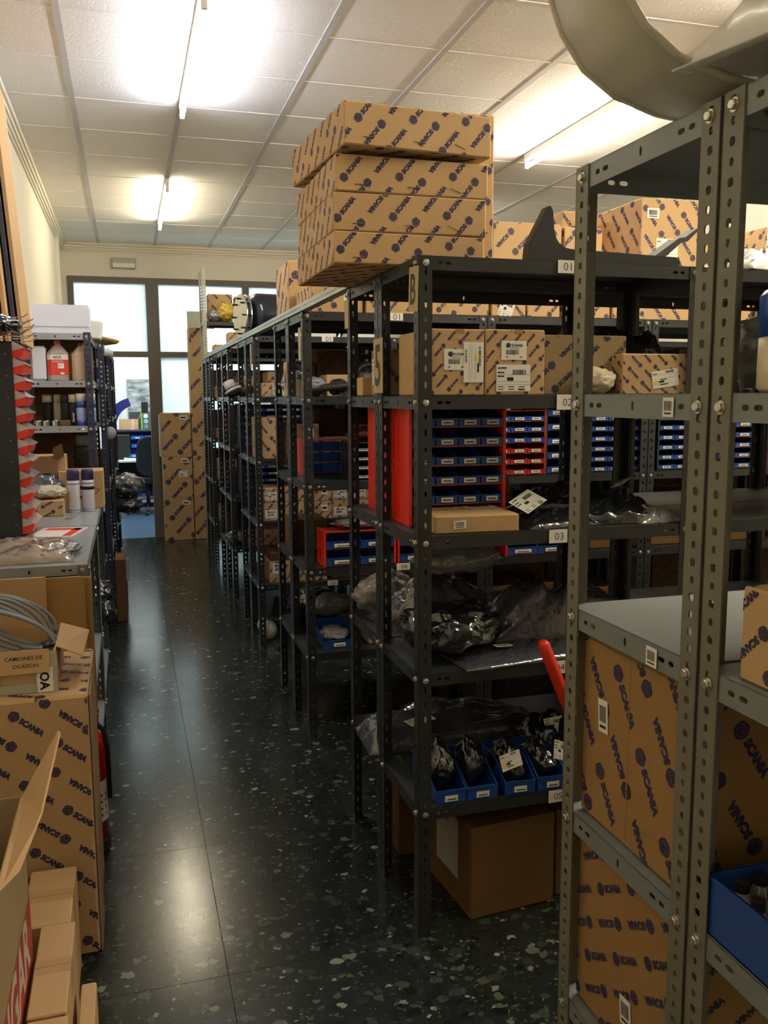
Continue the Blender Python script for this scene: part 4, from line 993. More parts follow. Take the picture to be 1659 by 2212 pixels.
# ================================================================ FOURTH AND FARTHEST ROWS
z = 1.2226
bin_rack('red sided bin rack in the fourth row on the third shelf',   .815, 7.46, z, 4, .10, 6, .056, .22, back=True, where='upper red, fourth row')
bin_rack('red sided bin rack in the fourth row on the fourth shelf',   .82, 7.46, .8188, 4, .10, 4, .045, .22, back=True, where='lower red, fourth row')
for nm, zz, rows, wh in (('third', 1.2226, 6, 'upper front, fourth row'), ('fourth', .8188, 6, 'lower front, fourth row')):
    bin_rack('blue bin rack at the front of the fourth row, %s shelf' % nm, .86, 7.02, zz, 5, .10, rows, .055, .2, where=wh, panel=BLKP)
i = 0
for (y, zz, a, b, h) in ((7.05, 2.0015, .9, 1.2, .1), (7.05, 2.0015, 1.3, 1.6, .09), (7.05, 1.6205, .86, 1.02, .12), (7.05, 1.6205, 1.1, 1.3, .2), (7.5, 1.6205, .82, .95, .2), (7.05, .4056, .9, 1.2, .12), (8.58, 1.6205, .82, .90, .10), (8.58, 1.6205, 1.0, 1.2, .2),
                         (8.58, 1.2226, .82, .93, .09), (8.58, 1.2226, 1.0, 1.25, .2), (8.58, .8188, .85, 1.1, .2), (8.58, .4056, .85, 1.1, .15), (8.6, 2.0015, .98, 1.22, .24), (8.6, 2.0015, 1.26, 1.5, .2), (8.6, 2.0015, .84, .96, .12)):
    far = y > 8; lev = {2.0015: 'top', 1.6205: 'second shelf', 1.2226: 'third shelf', .8188: 'fourth shelf', .4056: 'lowest shelf'}[zz]
    carton('%s carton at x %s on the %s of the %s row' % ('printed', ('the aisle', 'the middle')[a > .97], lev, 'farthest' if far else 'fourth') if 0 else
           'printed carton %s on the %s of the %s row%s' % ('further in' if a > .97 else 'near the aisle', lev, 'farthest' if far else 'fourth', ', rearmost' if a > 1.25 or y == 7.5 else ''), a, b, y, y + .26, zz, zz + h, .06, R(45), 'FL', lo=True, group='cartons in the two far rows')
lump('clear bag wrapped part bulging at the aisle side low in the fourth row', .84, 7.2, .4056, .16, .16, .12, BAGC, 97)
lump('yellow plastic bag on the shelf of the tall pale unit', 1.05, 9.43, 2.4015, .16, .12, .22, BAGY, 98)
lump('silver foil bag on the shelf of the tall pale unit', .93, 9.44, 2.4015, .13, .12, .14, BAGC, 99)
carton('printed carton left on the shelf of the tall pale unit', .875, 1.13, 9.52, 9.70, 2.4015, 2.70, .10, R(-45), 'FL', lo=True, group='cartons on the tall pale unit')
carton('printed carton right on the shelf of the tall pale unit', 1.16, 1.42, 9.50, 9.70, 2.4015, 2.68, .10, R(-45), 'FL', lo=True, group='cartons on the tall pale unit')
#-- carton columns beside the office door
k = 0
for i, (z0, z1) in enumerate(((0, .478), (.479, .955), (.956, 1.445))):
    carton('printed carton in the front column beside the office door, %s' % ('bottom one', 'middle one with two labels', 'top one')[i], .365, .69, 10.05, 10.33, z0, z1, .16, R(48), 'FL',
           labels=(('F', .62, .85, .085, .045, 'line'),) + ((('F', .52, .52, .10, .07, 'shipy'),) if i == 1 else ()), group='carton columns beside the office door')
for i in range(5):
    carton('printed carton in the taller column beside the office door, %s from the bottom' % ORD[i], .70, .90, 10.06, 10.33, i * .478, i * .478 + .4775, .16, R(48), 'FL', group='carton columns beside the office door')
mb = MB(); mb.rbox(0, 0, 0, .30, .05, .19, .004); one('white_board', mb, mat('pale_board', (.62, .63, .58), .6), 'pale flat board on top of the taller carton column', 'board', (.70, 10.20, 2.391))
mb = MB(); mb.box(0, 0, 0, .020, .25, .47); one('foam_board', mb, mat('dirty_white_foam', (.50, .48, .44), .8), 'dirty white board at the left side of the top column carton', 'board', (.343, 10.06, .956 + .002))

# dim cartons packing the far halves of the rows
UN = {1: 'second', 2: 'third', 3: 'fourth', 4: 'farthest'}; LN = ['', 'second shelf', 'third shelf', 'fourth shelf', 'lowest shelf']
rnd = random.Random(21)
for r in (1, 2, 3, 4):
    y0, dd, _, _, n = ROWS[r]; yb = y0 + dd + .06
    for b in range(n):
        for lv in (1, 2, 3, 4):
            if (r == 1 and b == 0) or (r == 3 and b == 0 and lv < 4) or (r == 1 and b == 1 and lv == 1): continue
            x = X0 + b * .904 + (.05 if b or r > 2 else .30) + (.25 if r == 3 and b == 0 and lv in (2, 3) else 0); k = 0
            while x < X0 + (b + 1) * .904 - .16 and k < 4:
                w_ = min(rnd.uniform(.17, .30), X0 + (b + 1) * .904 - .05 - x); h_ = rnd.uniform(.22, .33)
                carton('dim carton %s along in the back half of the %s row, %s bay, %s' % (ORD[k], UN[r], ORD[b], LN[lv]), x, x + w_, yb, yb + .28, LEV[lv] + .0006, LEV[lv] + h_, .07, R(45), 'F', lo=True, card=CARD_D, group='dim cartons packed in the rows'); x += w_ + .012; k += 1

# ================================================================ LEFT SIDE
# steel worktops on grey slotted posts
GL = [.992, .45, .10]
rack_unit('grey steel workbench nearest on the left, its top carrying a bagged stack', -.585, 3.425, w=.42, d=1.07, lev=GL, style='slot', pm=BENCHP, sm=BENCH, H=.992, bolts='FR', name='workbench', group='steel workbenches on the left')
rack_unit('grey steel workbench behind, its top carrying two spray cans', -.585, 4.50, w=.42, d=.93, lev=GL, style='slot', pm=BENCHP, sm=BENCH, H=.992, bolts='R', name='workbench', group='steel workbenches on the left')
# navy shelving along the left wall
NL = [1.994, 1.72, 1.455, 1.0, .5, .12]
for i, (y, w, xr) in enumerate(((5.45, .39, -.185), (6.36, .43, -.135), (7.27, .45, -.11), (8.18, .45, -.10))):
    rack_unit('navy slotted shelving on the left wall, %s' % ('nearest, with bottles and spray cans', 'second along', 'third along', 'farthest')[i], xr - w, y, w=w, d=.90, lev=NL, style='dot', pm=NAVY, sm=(BENCH if i == 0 else BENCHP), bolts='FR', group='navy shelving on the left wall')
# black cabinet of red drawers on the bench, opening to the aisle
t = thing('bin_cabinet', 'tall black cabinet of tilted red bins standing on the left workbench', 'cabinet', (-.60, 4.18, .9925))
mb = MB(); Hc = .875
mb.box(0, 0, 0, .127, .004, Hc); mb.box(0, .32, 0, .135, .324, Hc); mb.box(0, 0, 0, .004, .324, Hc); mb.box(0, 0, Hc - .004, .127, .324, Hc)
for q in range(9): mb.lathe([(.0025, 0), (.0022, .0012)], 8, (0, 0, 0), 1, Matrix.Translation((.10, -.0002, .06 + .095 * q)) @ Matrix.Rotation(PI / 2, 4, 'X'))
part('body', mb, [BLKP, ZINC], t)
def tiltbin():
    mb = MB(); mb.prism([(0, 0), (.055, .012), (.066, .050), (0, .030)], 'y', .008, .315); 
    return mb
def film():
    mb = MB(); mb.prism([(.0, .0305), (.066, .0505), (.074, .046), (.02, .078), (0, .078)], 'y', .010, .310); return mb
tb = tiltbin().mesh('tilted_bin', RED); fm = film().mesh('clear_lid', mat('clear_lid_film', (.50, .42, .42), .15, coat=.4))
for q in range(12):
    b = link('tilted_bin', tb, t, (.112, 0, .012 + .0715 * q)); link('clear_lid', fm, b, (0, 0, 0))
# wire hooks and bagged parts on top of the cabinet
t = thing('hook_rack', 'wire hook rack on top of the black cabinet with prongs pointing to the aisle', 'rack', (-.60, 3.95, 1.868))
mb = MB(); mb.box(0, 0, 0, .012, .5, .10); part('back_rail', mb, BLKP, t)
rnd = random.Random(4); me = None
mb = MB(); mb.tube([(0, 0, 0), (.15, 0, .0), (.19, 0, .006), (.205, 0, .018)], .0028, 6); hm = mb.mesh('hook', mat('dull_wire', (.35, .31, .24), .4, metal=.6))
for q in range(11): link('hook', hm, t, (.006, .03 + .045 * q, .012 + .020 * (q * 7 % 5)), (0, 0, rnd.uniform(-.15, .15)))
lump('dark bagged bundle hanging among the wire hooks', -.50, 3.92, 1.872, .16, .22, .09, BAGD, 101)
lump('clear bag glinting at the left edge by the wire hooks', -.50, 3.66, 1.79, .07, .07, .08, BAGC, 102)
# leaning cardboard sheets
for i, (x0, y0, ln, H, m, tlt) in enumerate(((-.452, 4.62, .44, 1.22, CARD, R(-3.4)), (-.478, 4.60, .46, 1.20, NAVY, R(-3.3)), (-.503, 4.55, .50, 1.25, CARD_P, R(-3.2)), (-.528, 4.40, .60, 1.30, CARD, R(-3.1)))):
    mb = MB(); mb.box(-.008, -ln, 0, .008, 0, H)
    for q in range(14):
        if m in (CARD, CARD_P): mb.box(.0081, -ln + .03 * q, 0, .0085, -ln + .03 * q + .004, H, 1)
    one('cardboard_sheet', mb, [m, EDGE], 'tall %s sheet leaning on the left wall, %s' % (('corrugated cardboard', 'dark blue', 'pale cardboard', 'wide cardboard')[i], ('outermost', 'behind the outermost', 'third from the aisle', 'nearest the wall')[i]), 'cardboard', (x0, y0 + .25, 1.872), (0, tlt, 0), 'sheets leaning on the left wall')
# things on the bench tops
zb = .9925
b = bag('flat stack of printed cardboard in shiny clear wrap on the front bench', -.40, 3.70, zb, .34, .42, .075, mat('wrapped_card', (.34, .27, .21), .16, bump=.5, bscale=18, coat=.5), R(3), 111, .06)
lump('shiny striped clear wrap end curling at the bench edge', -.265, 3.72, zb, .10, .26, .045, BAGC, 112)
mb = MB(); mb.box(0, 0, 0, .20, .28, .003); rect(mb, (0, 0, .003), (1, 0, 0), (0, 1, 0), .15, .02, .04, .24, 1, .0006); rect(mb, (0, 0, .003), (1, 0, 0), (0, 1, 0), .02, .2, .16, .06, 1, .0006)
one('leaflet', mb, [PAPER, RED], 'white leaflet with a red border on the bench by the cabinet', 'leaflet', (-.46, 4.18, zb), (0, 0, R(-12)))
carton('low printed carton on the bench under a bag of white plugs', -.52, -.345, 4.90, 5.15, zb, zb + .085, .05, R(30), 'FL')
lump('clear bag of cream plastic plugs on the low printed carton', -.43, 5.02, zb + .086, .18, .18, .075, mat('cream_plugs', (.60, .54, .38), .35, bump=1, bscale=60), 113, amp=.18, freq=4)
lump('grey crumpled bag behind the bag of cream plugs', -.47, 5.21, zb, .20, .10, .21, BAGG, 114)
mb = MB(); mb.box(0, 0, 0, .04, .26, .003); one('steel_strip', mb, ZINC, 'flat pale steel strip on the bench in front of the spray cans', 'strip', (-.335, 4.78, zb), (0, 0, R(-6)))
def can(label, x, y, z, r, h, body, cap, band=None, grp='spray cans', txt=None, mats=None, capr=None, rz=0):
    t = thing('spray_can', label, 'spray can', (x, y, z), rz, grp)
    mb = MB(); mb.lathe([(r * .92, 0), (r, .004), (r, h * .72), (r * .93, h * .75)], 24)
    if band:
        for (a, b, mi) in band: mb.lathe([(r + .0004, h * a), (r + .0004, h * b)], 24, m=mi)
    part('can_body', mb, mats or [body], t, True)
    mb = MB(); c = capr or r * .95; mb.lathe([(c, h * .75), (c, h * .98), (c * .9, h)], 24); part('cap', mb, cap, t, True)
    if txt:
        mb = MB(); g, asp = glyphs(txt, .01); W = h * .30; ca = []
        for f in g:
            pts = []
            for px, py in f:
                # upright lettering wrapped on the can, running upwards
                a = -PI / 2 + (-py * W) / r; zz = h * .12 + px * W; pts.append(((r + .0008) * math.cos(a), (r + .0008) * math.sin(a), zz))
            mb.add(pts, [list(range(len(pts)))], 0)
        part('lettering', mb, WHITE, t)
    return t
for i, x in enumerate((-.300, -.225)):
    can('white spray can with dark purple cap on the bench, %s of two' % ('left', 'right')[i], x, 5.06 + .02 * i, zb, .034, .235, WCAN, PURP, [(.06, .10, 1), (.66, .68, 2)] + ([(.52, .60, 3)] if i else []), 'white spray cans on the bench', mats=[WCAN, LBLUE, BLUEV, BLACK])
c = carton('brown carton with a diamond hazard mark behind the white spray cans', -.385, -.145, 5.20, 5.42, zb, zb + .215, 0, card=CARD, faces='')
mb = MB(); O_ = (-.12, -.1115, 0)
for a, b in (((.10, .107), (.17, .16)), ((.17, .16), (.10, .055)), ((.10, .055), (.03, .107)), ((.03, .107), (.10, .16))): pass
flat(mb, [[(.165, .128), (.168, .131), (.222, .108), (.218, .108)], [(.218, .108), (.222, .108), (.168, .055), (.165, .058)], [(.10, .128), (.165, .128), (.150, .112), (.10, .112)], [(.10, .058), (.10, .074), (.150, .074), (.165, .058)]], O_, (1, 0, 0), (0, 0, 1), 0, .0012)
text(mb, 'OLS', O_, (1, 0, 0), (0, 0, 1), .032, (.135, .028), 0, 0, lift=.0012)
part('box_print', mb, BLACK, c)
c = carton('open brown carton with an up arrow and folded flap on the bench', -.555, -.345, 5.24, 5.40, zb, zb + .305, 0, card=CARD_P, faces='')
mb = MB(); flat(mb, [[(.092, .10), (.098, .10), (.098, .20), (.092, .20)], [(.080, .195), (.110, .195), (.095, .215)], [(.06, .085), (.13, .085), (.13, .092), (.06, .092)]], (-.10, -.0835, 0), (1, 0, 0), (0, 0, 1), 0, .0012); part('box_print', mb, EDGE, c)
mb = MB(); mb.box(0, -.002, -.10, .13, 0, 0); part('folded_flap', mb, CARD_D, c, loc=(-.07, -.082, .30), rot=(R(-20), 0, 0)); mb = MB(); mb.prism([(0, 0), (.055, .03), (.045, .10), (-.005, .075)], 'y', 0, .003); part('folded_flap', mb, CARD_D, c, loc=(.045, -.09, .27))
# inside the navy shelf
def bottle(label, x, y, z, w, d, h, m, capm, lab=None, grp=None):
    t = thing('bottle', label, 'bottle', (x, y, z), 0, grp)
    mb = MB(); q = w * .18
    base = [(-w / 2 + q, -d / 2), (w / 2 - q, -d / 2), (w / 2, -d / 2 + q), (w / 2, d / 2 - q), (w / 2 - q, d / 2), (-w / 2 + q, d / 2), (-w / 2, d / 2 - q), (-w / 2, -d / 2 + q)]
    lv = [(0, .96), (.006, 1), (h * .68, 1), (h * .86, .45), (h * .88, .30), (h * .93, .30)]; vs = []
    for zz, k in lv: vs += [(p[0] * k, p[1] * k, zz) for p in base]
    fs = [(r * 8 + i, r * 8 + (i + 1) % 8, r * 8 + 8 + (i + 1) % 8, r * 8 + 8 + i) for r in range(len(lv) - 1) for i in range(8)] + [tuple(range(8))[::-1], tuple(range(40, 48))]
    mb.add(vs, fs); part('bottle_body', mb, m, t)
    mb = MB(); mb.lathe([(w * .17, h * .90), (w * .17, h * .99), (w * .15, h)], 16); part('cap', mb, capm, t, True)
    if lab:
        mb = MB(); k = 1.015
        for a, b in ((7, 0), (0, 1), (1, 2)):
            p, r_ = base[a], base[b]
            for z0, z1, mi in ((h * .14, h * .52, 0), (h * .52, h * .64, 1)):
                mb.add([(p[0] * k, p[1] * k, z0), (r_[0] * k, r_[1] * k, z0), (r_[0] * k, r_[1] * k, z1), (p[0] * k, p[1] * k, z1)], [(0, 1, 2, 3)], mi)
        O_ = (0, -d / 2 * k - .0004, 0)
        text(mb, 'AGUA'[1:] if 0 else 'ADA', O_, (1, 0, 0), (0, 0, 1), w * .42, (-.002, h * .58), 2, .01); text(mb, 'Destilada', O_, (1, 0, 0), (0, 0, 1), w * .52, (.0, h * .48), 1, .0)
        rect(mb, O_, (1, 0, 0), (0, 0, 1), 0, h * .30, w * .30, h * .13, 1); rect(mb, O_, (1, 0, 0), (0, 0, 1), w * .02, h * .36, w * .12, h * .015, 2); rect(mb, O_, (1, 0, 0), (0, 0, 1), w * .12, h * .155, w * .18, h * .05, 1)
        part('bottle_label', mb, [REDL, PAPER, BLACK], t)
z = 1.7205; y = 5.53
mb = MB(); mb.rbox(0, 0, 0, .085, .10, .20, .012); one('jerrycan', mb, WHITEB, 'white plastic jerrycan left of the red labelled bottle', 'container', (-.525, y - .04, z))
bottle('clear bottle with a red label on the upper navy shelf', -.375, y, z, .115, .10, .235, mat('cloudy_bottle', (.45, .36, .32), .3, coat=.3), REDL, True)
bottle('plain tan bottle with red cap on the upper navy shelf', -.245, y, z, .105, .10, .225, BOTTLE, mat('dull_red_cap', (.20, .02, .02), .5))
z = 1.4555
for i, (x, y_, r, h, bod, cap, bnd, ms, tx, lb) in enumerate((
    (-.455, 5.60, .030, .185, BLACK, CREAM, None, None, None, 'black spray can with cream cap, leftmost at the back of the shelf'),
    (-.395, 5.60, .026, .185, CREAM, CREAM, None, None, None, 'slim cream spray can beside the leftmost black one'),
    (-.352, 5.52, .024, .180, BLACK, BLKP, None, None, None, 'all black spray can in the middle of the shelf'),
    (-.305, 5.52, .026, .185, BLACK, CREAM, None, None, 'Starter', 'black spray can lettered Starter beside the blue cans'),
    (-.258, 5.50, .029, .190, LBLUE, WHITE, [(.0, .16, 1), (.56, .75, 1)], [LBLUE, BLUEV], None, 'blue and white spray can, left of the two by the navy post'),
    (-.205, 5.52, .029, .190, LBLUE, WHITE, [(.0, .16, 1), (.56, .75, 1)], [LBLUE, BLUEV], None, 'blue and white spray can, right of the two by the navy post'))):
    can(lb, x, y_, z, r, h, bod, cap, bnd, 'spray cans on the navy shelf', tx, ms)
for i, x in enumerate((-.50, -.455, -.405)):
    mb = MB(); mb.lathe([(.019, 0), (.020, .002), (.020, .030), (.019, .032)], 18); one('small_tin', mb, CHROME, 'small shiny tin at the shelf front, %s of three' % ('left', 'middle', 'right')[i], 'tin', (x, 5.475, z), group='small tins on the navy shelf', smooth=False)
mb = MB(); mb.rbox(0, 0, 0, .055, .07, .034, .003); one('small_carton', mb, CARD_D, 'small flat brown carton between the tins and the blue spray cans', 'box', (-.375, 5.462, z))
mb = MB(); mb.rbox(-.16, -.07, 0, .16, .07, .15, .002); o = one('paper_pack', mb, WHITEB, 'lilac white paper pack on the navy shelf top', 'paper', (-.345, 5.57, 1.9945)); mb = MB(); mb.box(-.16, -.075, .04, .155, -.0705, .165); part('front_sheet', mb, WHITEB, o)
mb = MB(); mb.rbox(0, 0, 0, .10, .16, .115, .008); one('white_carton', mb, WHITE, 'off white carton behind the paper pack on the navy shelf top', 'box', (-.235, 5.86, 1.9945), (0, R(6), 0))
mb = MB(); mb.lathe([(0, 0), (.06, 0), (.15, .03), (.165, .045), (.166, .055), (.15, .045), (.06, .02), (0, .02)], 36); o = one('yellow_disc', mb, [mat('yellow_brown', (.52, .32, .06), .45)], 'yellow brown disc lying over the navy shelf edge, nearest the aisle', 'disc', (-.20, 6.55, 1.9945), (0, R(10), 0), smooth=True)
carton('crushed open tan carton on the yellow brown disc', -.26, -.15, 6.42, 6.62, 2.055, 2.13, 0, card=CARD_P, faces='')
mb = MB(); mb.tube([(0, 0, 0), (.12, .35, .0)], .028, 14); one('rolled_film', mb, BAGW, 'pale rolled film sticking out below the yellow disc', 'roll', (-.225, 6.80, 1.96), smooth=True)
for i, (x, zz, w_, h_) in enumerate(((-.54, 1.4555, .34, .235), (-.52, 1.7205, .32, .25), (-.56, 1.0005, .36, .40))):
    carton('dark carton at the back of the nearest navy shelving, %s level' % ('middle', 'upper', 'bench')[i], x, x + w_, 5.80, 6.2, zz, zz + h_, 0, card=CARD_D, faces='')
t = thing('bellows', 'black corrugated bellows standing on the bench level of the navy shelving', 'vehicle part', (-.265, 5.60, 1.0005))
mb = MB(); mb.lathe([(.03, 0)] + [(.052 if q % 2 else .062, .02 + .02 * q) for q in range(15)] + [(.04, .33)], 24); part('bellows_body', mb, RUB, t, True); mb = MB(); mb.lathe([(.036, .33), (.040, .335), (.040, .39), (.036, .395)], 20); part('collar', mb, BENCHP, t, True)
# things on further navy shelves
rnd = random.Random(8)
for i, (lv, y_, w, h, m, n_, c_, d_) in enumerate(((1.7205, 6.46, .07, .17, WCAN, 'canister', 'container', 'white canister with a blue mark'), (1.4555, 6.44, .06, .19, WCAN, 'paint_tin', 'tin', 'white and red paint tin'), (1.4555, 6.56, .05, .22, WHITEB, 'file_box', 'box', 'white file box with a blue top'),
                                                 (1.0005, 6.42, .10, .26, CARD, 'cardboard_box', 'box', 'brown carton'), (1.7205, 7.35, .08, .15, WHITE, 'canister', 'container', 'pale canister'), (1.4555, 7.35, .10, .14, BAGC, 'parts_pack', 'pack', 'silver parts pack'), (.5005, 6.50, .12, .30, BLKP, 'parts_pack', 'pack', 'dark parts pack'), (1.0005, 7.4, .12, .2, CARD_D, 'cardboard_box', 'box', 'brown carton'), (.1205, 7.4, .13, .3, WHITE, 'file_box', 'box', 'pale box'))):
    xr = -.135 if y_ < 7 else -.11
    mb = MB(); mb.rbox(0, 0, 0, w, .09, h, .006); o = one(n_, mb, m, '%s on the %s navy shelving, %s level' % (d_, 'second' if y_ < 7 else 'third', {1.7205: 'upper', 1.4555: 'middle', 1.0005: 'bench', .5005: 'knee', .1205: 'lowest'}[lv]), c_, (xr - w - .02, y_, lv))
    if i == 0: mb = MB(); mb.box(.01, -.001, .03, .05, .0, .11); part('blue_mark', mb, BLUEV, o)
    if i == 2: mb = MB(); mb.box(-.0006, -.001, .16, w + .0006, .0, .215); part('blue_top', mb, BLUEV, o)
t = lump('shiny bundle of bagged parts bulging into the aisle from the far navy shelving', -.03, 7.55, .80, .24, .30, .20, BAGC, 121, amp=.3)
lump('dark bagged part under the shiny bundle by the far navy shelving', -.04, 7.5, .66, .22, .26, .15, BAGG, 122)
mb = MB(); mb.tube([(0, 0, 0), (0, .10, 0)], .045, 20); one('tape_roll', mb, BAGW, 'pale tape roll hanging on the side of the second navy shelving', 'roll', (-.125, 6.75, 1.36), smooth=True)
mb = MB()
mb.box(0, 0, 0, .10, .11, .002); mb.box(0, 0, 0, .002, .11, .17); mb.box(.098, 0, 0, .10, .11, .17); mb.box(0, 0, 0, .10, .002, .17); mb.box(0, .108, 0, .10, .11, .17)
one('waste_bin', mb, mat('pale_bin', (.45, .45, .42), .5), 'small pale open bin at the aisle edge by the far navy shelving', 'bin', (-.135, 6.95, .20))
carton('tall brown carton on the floor at the aisle edge under the small pale bin', -.15, -.05, 6.90, 7.20, 0, .196, 0, card=CARD_D, faces='')
carton('narrow brown carton on the floor by the second navy shelving', -.128, -.055, 6.45, 6.75, 0, .46, 0, card=CARD_D, faces='')
lump('black round part hanging out of the lower bench shelf', -.15, 4.62, .4505, .10, .16, .13, GLOSSB, 123, amp=.15, name='vehicle_part', cat='vehicle part')
lump('dark bagged part on the lower shelf of the rear bench', -.22, 5.1, .4505, .18, .22, .15, BAGD, 124)
t = thing('pipe_fitting', 'shiny metal pipe fitting in the dark under the front bench', 'fitting', (-.35, 3.62, .86)); mb = MB(); mb.tube([(0, 0, 0), (.05, 0, .004)], .018, 14); mb.tube([(.05, 0, .004), (.062, 0, .005)], .023, 14); mb.tube([(.062, 0, .005), (.10, 0, .008)], .016, 14); part('tube', mb, mat('brass', (.55, .45, .25), .25, metal=1), t, True)
mb = MB(); mb.rbox(-.56, 3.5, .45, -.20, 4.3, .84, .01)
one('parts_crate', mb, BLKP, 'dark crate on the lower shelf of the front bench', 'crate', (0, 0, .0005))
# cardboard and wood sheets standing in front of the bench
for i, (x0, x1, h, m, y) in enumerate(((-.56, -.305, .985, CARD_P, 3.26), (-.42, -.175, .972, WOOD, 3.30), (-.34, -.152, .960, WOOD, 3.34))):
    mb = MB(); mb.box(x0, y, .0, x1, y + .012, h)
    one('board', mb, m, '%s standing upright in front of the bench, %s' % (('plain cardboard sheet', 'wood grained board', 'wood grained board')[i], ('leftmost', 'middle of the three', 'rightmost and lowest')[i]), 'board', (0, 0, 0), (0, 0, 0), 'boards in front of the bench')
# big printed carton with the open box of cable
carton('big upright printed carton on the left, carrying an open box of cable', -.60, -.140, 2.50, 2.98, .0, .790, .076, R(-39), 'FT', r=.008)
mb = MB(); mb.box(0, 0, 0, .004, .20, .785)
one('cardboard_sheet', mb, CARD_G, 'greyish cardboard edge standing against the right side of the big printed carton', 'cardboard', (-.1375, 2.51, 0))
# open box lettered by hand
t = thing('open_carton', 'open carton hand lettered CAMIONES DE OCASION holding grey cable', 'box', (-.425, 2.56, .7915))
w, d, h, k = .40, .30, .115, .004
mb = MB(); mb.box(-w / 2, 0, 0, w / 2, d, k); mb.box(-w / 2, 0, 0, w / 2, k, h); mb.box(-w / 2, d - k, 0, w / 2, d, h); mb.box(-w / 2, 0, 0, -w / 2 + k, d, h); mb.box(w / 2 - k, 0, 0, w / 2, d, h)
part('tray', mb, CARD_P, t)
mb = MB(); mb.box(-.20, -.004, -.056, .185, 0, .010)
O_ = (-.20, -.004, -.058)
text(mb, 'CAMIONES DE', O_, (1, 0, 0), (0, 0, 1), .100, (.318, .046), 1, .004); text(mb, 'OCASION', O_, (1, 0, 0), (0, 0, 1), .068, (.322, .024), 1, .004)
part('front_flap', mb, [CARD_P, PEN], t, loc=(0, -.004, h), rot=(R(-4), 0, 0))
mb = MB(); mb.add([(0, 0, 0), (0, .22, .012), (.082, .235, -.022), (.070, .03, -.045), (0, 0, -.004), (0, .22, .008), (.082, .235, -.026), (.070, .03, -.049)], [(0, 3, 2, 1), (4, 5, 6, 7), (0, 1, 5, 4), (1, 2, 6, 5), (2, 3, 7, 6), (3, 0, 4, 7)]); part('side_flap', mb, CARD, t, loc=(w / 2, .04, h + .006))
mb = MB(); mb.box(-.09, 0, 0, .13, .004, .045); part('back_flap', mb, CARD_P, t, loc=(0, d, h), rot=(R(-12), 0, 0))
mb = MB(); mb.box(-.19, -.0052, .0, .17, -.0044, .026); mb.box(-.03, -.0052, .026, .05, -.0044, .075); mb.box(.145, -.006, .0, .205, -.0044, .115); part('tape', mb, TAPE_G, t)
mb = MB(); mb.box(.150, -.0068, .0, .192, -.0060, .072); text(mb, 'IOA', (.150, -.0069, 0), (0, 0, -1), (1, 0, 0), .060, (-.036, .02), 1, .03); part('paper_strip', mb, [PAPER, BLACK], t)
# coil of grey cable
mb = MB(); rnd = random.Random(3)
for i in range(7):
    pts = []; a0 = .035 + .004 * i; o = i * .012
    for q in range(40):
        a = 2 * PI * q / 39; pts.append((.075 + .115 * math.cos(a) + .015 * math.sin(2 * a + i), .10 + o * 1.3 + .03 * math.sin(a), .150 + .055 * math.sin(a) - .055 * math.cos(a) + .005 * i))
    mb.tube(pts, .0055, 8)
mb.tube([(.10, .08, .12), (.15, .06, .118), (.165, .06, .12)], .0055, 8)
t2 = one('cable_coil', mb, CABLE, 'coil of grey cable in the open hand lettered carton', 'cable', (-.425, 2.56, .7915 - .008), smooth=True)
mb = MB(); mb.tube([(0, 0, 0), (.016, .008, .004)], .0085, 12); mb.tube([(.016, .008, .004), (.03, .015, .0)], .006, 10); part('plug', mb, BLKP, t2, True, loc=(.165, .06, .12))
mb = MB(); mb.tube([(.01 * math.cos(a) + .01, .12, .20 + .016 * math.sin(a)) for a in [2 * PI * q / 12 for q in range(13)]], .002, 6); part('cable_tie', mb, BLACK, t2)
# fire extinguisher
t = thing('fire_extinguisher', 'red fire extinguisher on the floor behind the big printed carton', 'fire extinguisher', (-.198, 3.14, 0))
mb = MB(); mb.lathe([(.074, 0), (.078, .004), (.078, .045), (.075, .05)], 32); part('base', mb, BLKP, t, True)
mb = MB(); mb.lathe([(.0755, .05), (.0755, .38), (.070, .415), (.052, .440), (.026, .452), (.022, .470)], 32); part('cylinder', mb, EXTR, t, True)
mb = MB(); mb.lathe([(.02, .47), (.022, .475), (.022, .495), (.012, .50)], 16); mb.box(-.012, -.06, .50, .012, .03, .508); mb.box(-.012, -.07, .525, .012, .02, .532); mb.tube([(0, -.02, .50), (0, -.02, .53)], .008, 8); part('valve', mb, CHROME, t)
mb = MB(); mb.tube([(0, -.03, .49), (.04, -.055, .50), (.072, -.055, .46), (.082, -.045, .38), (.082, -.035, .2)], .009, 10); part('hose', mb, RUB, t, True)
mb = MB(); A = [R(q) for q in range(-75, -14, 6)]; vs = []
for a in A: vs += [(.0765 * math.cos(a), .0765 * math.sin(a), .12), (.0765 * math.cos(a), .0765 * math.sin(a), .27)]
mb.add(vs, [(2 * i, 2 * i + 2, 2 * i + 3, 2 * i + 1) for i in range(len(A) - 1)])
for zz in (.14, .165, .19, .215): mb.add([(.0772 * math.cos(R(-q)), .0772 * math.sin(R(-q)), zz + e) for e in (0, .008) for q in (65, 45, 25)], [(0, 1, 4, 3), (1, 2, 5, 4)], 1)
part('instruction_label', mb, [PAPER, BLACK], t)
mb = MB(); mb.tube([(.02 + .035 * math.cos(a), .02, .50 + .045 * math.sin(a)) for a in [2 * PI * q / 24 for q in range(25)]], .003, 8); part('ring', mb, CHROME, t, True)
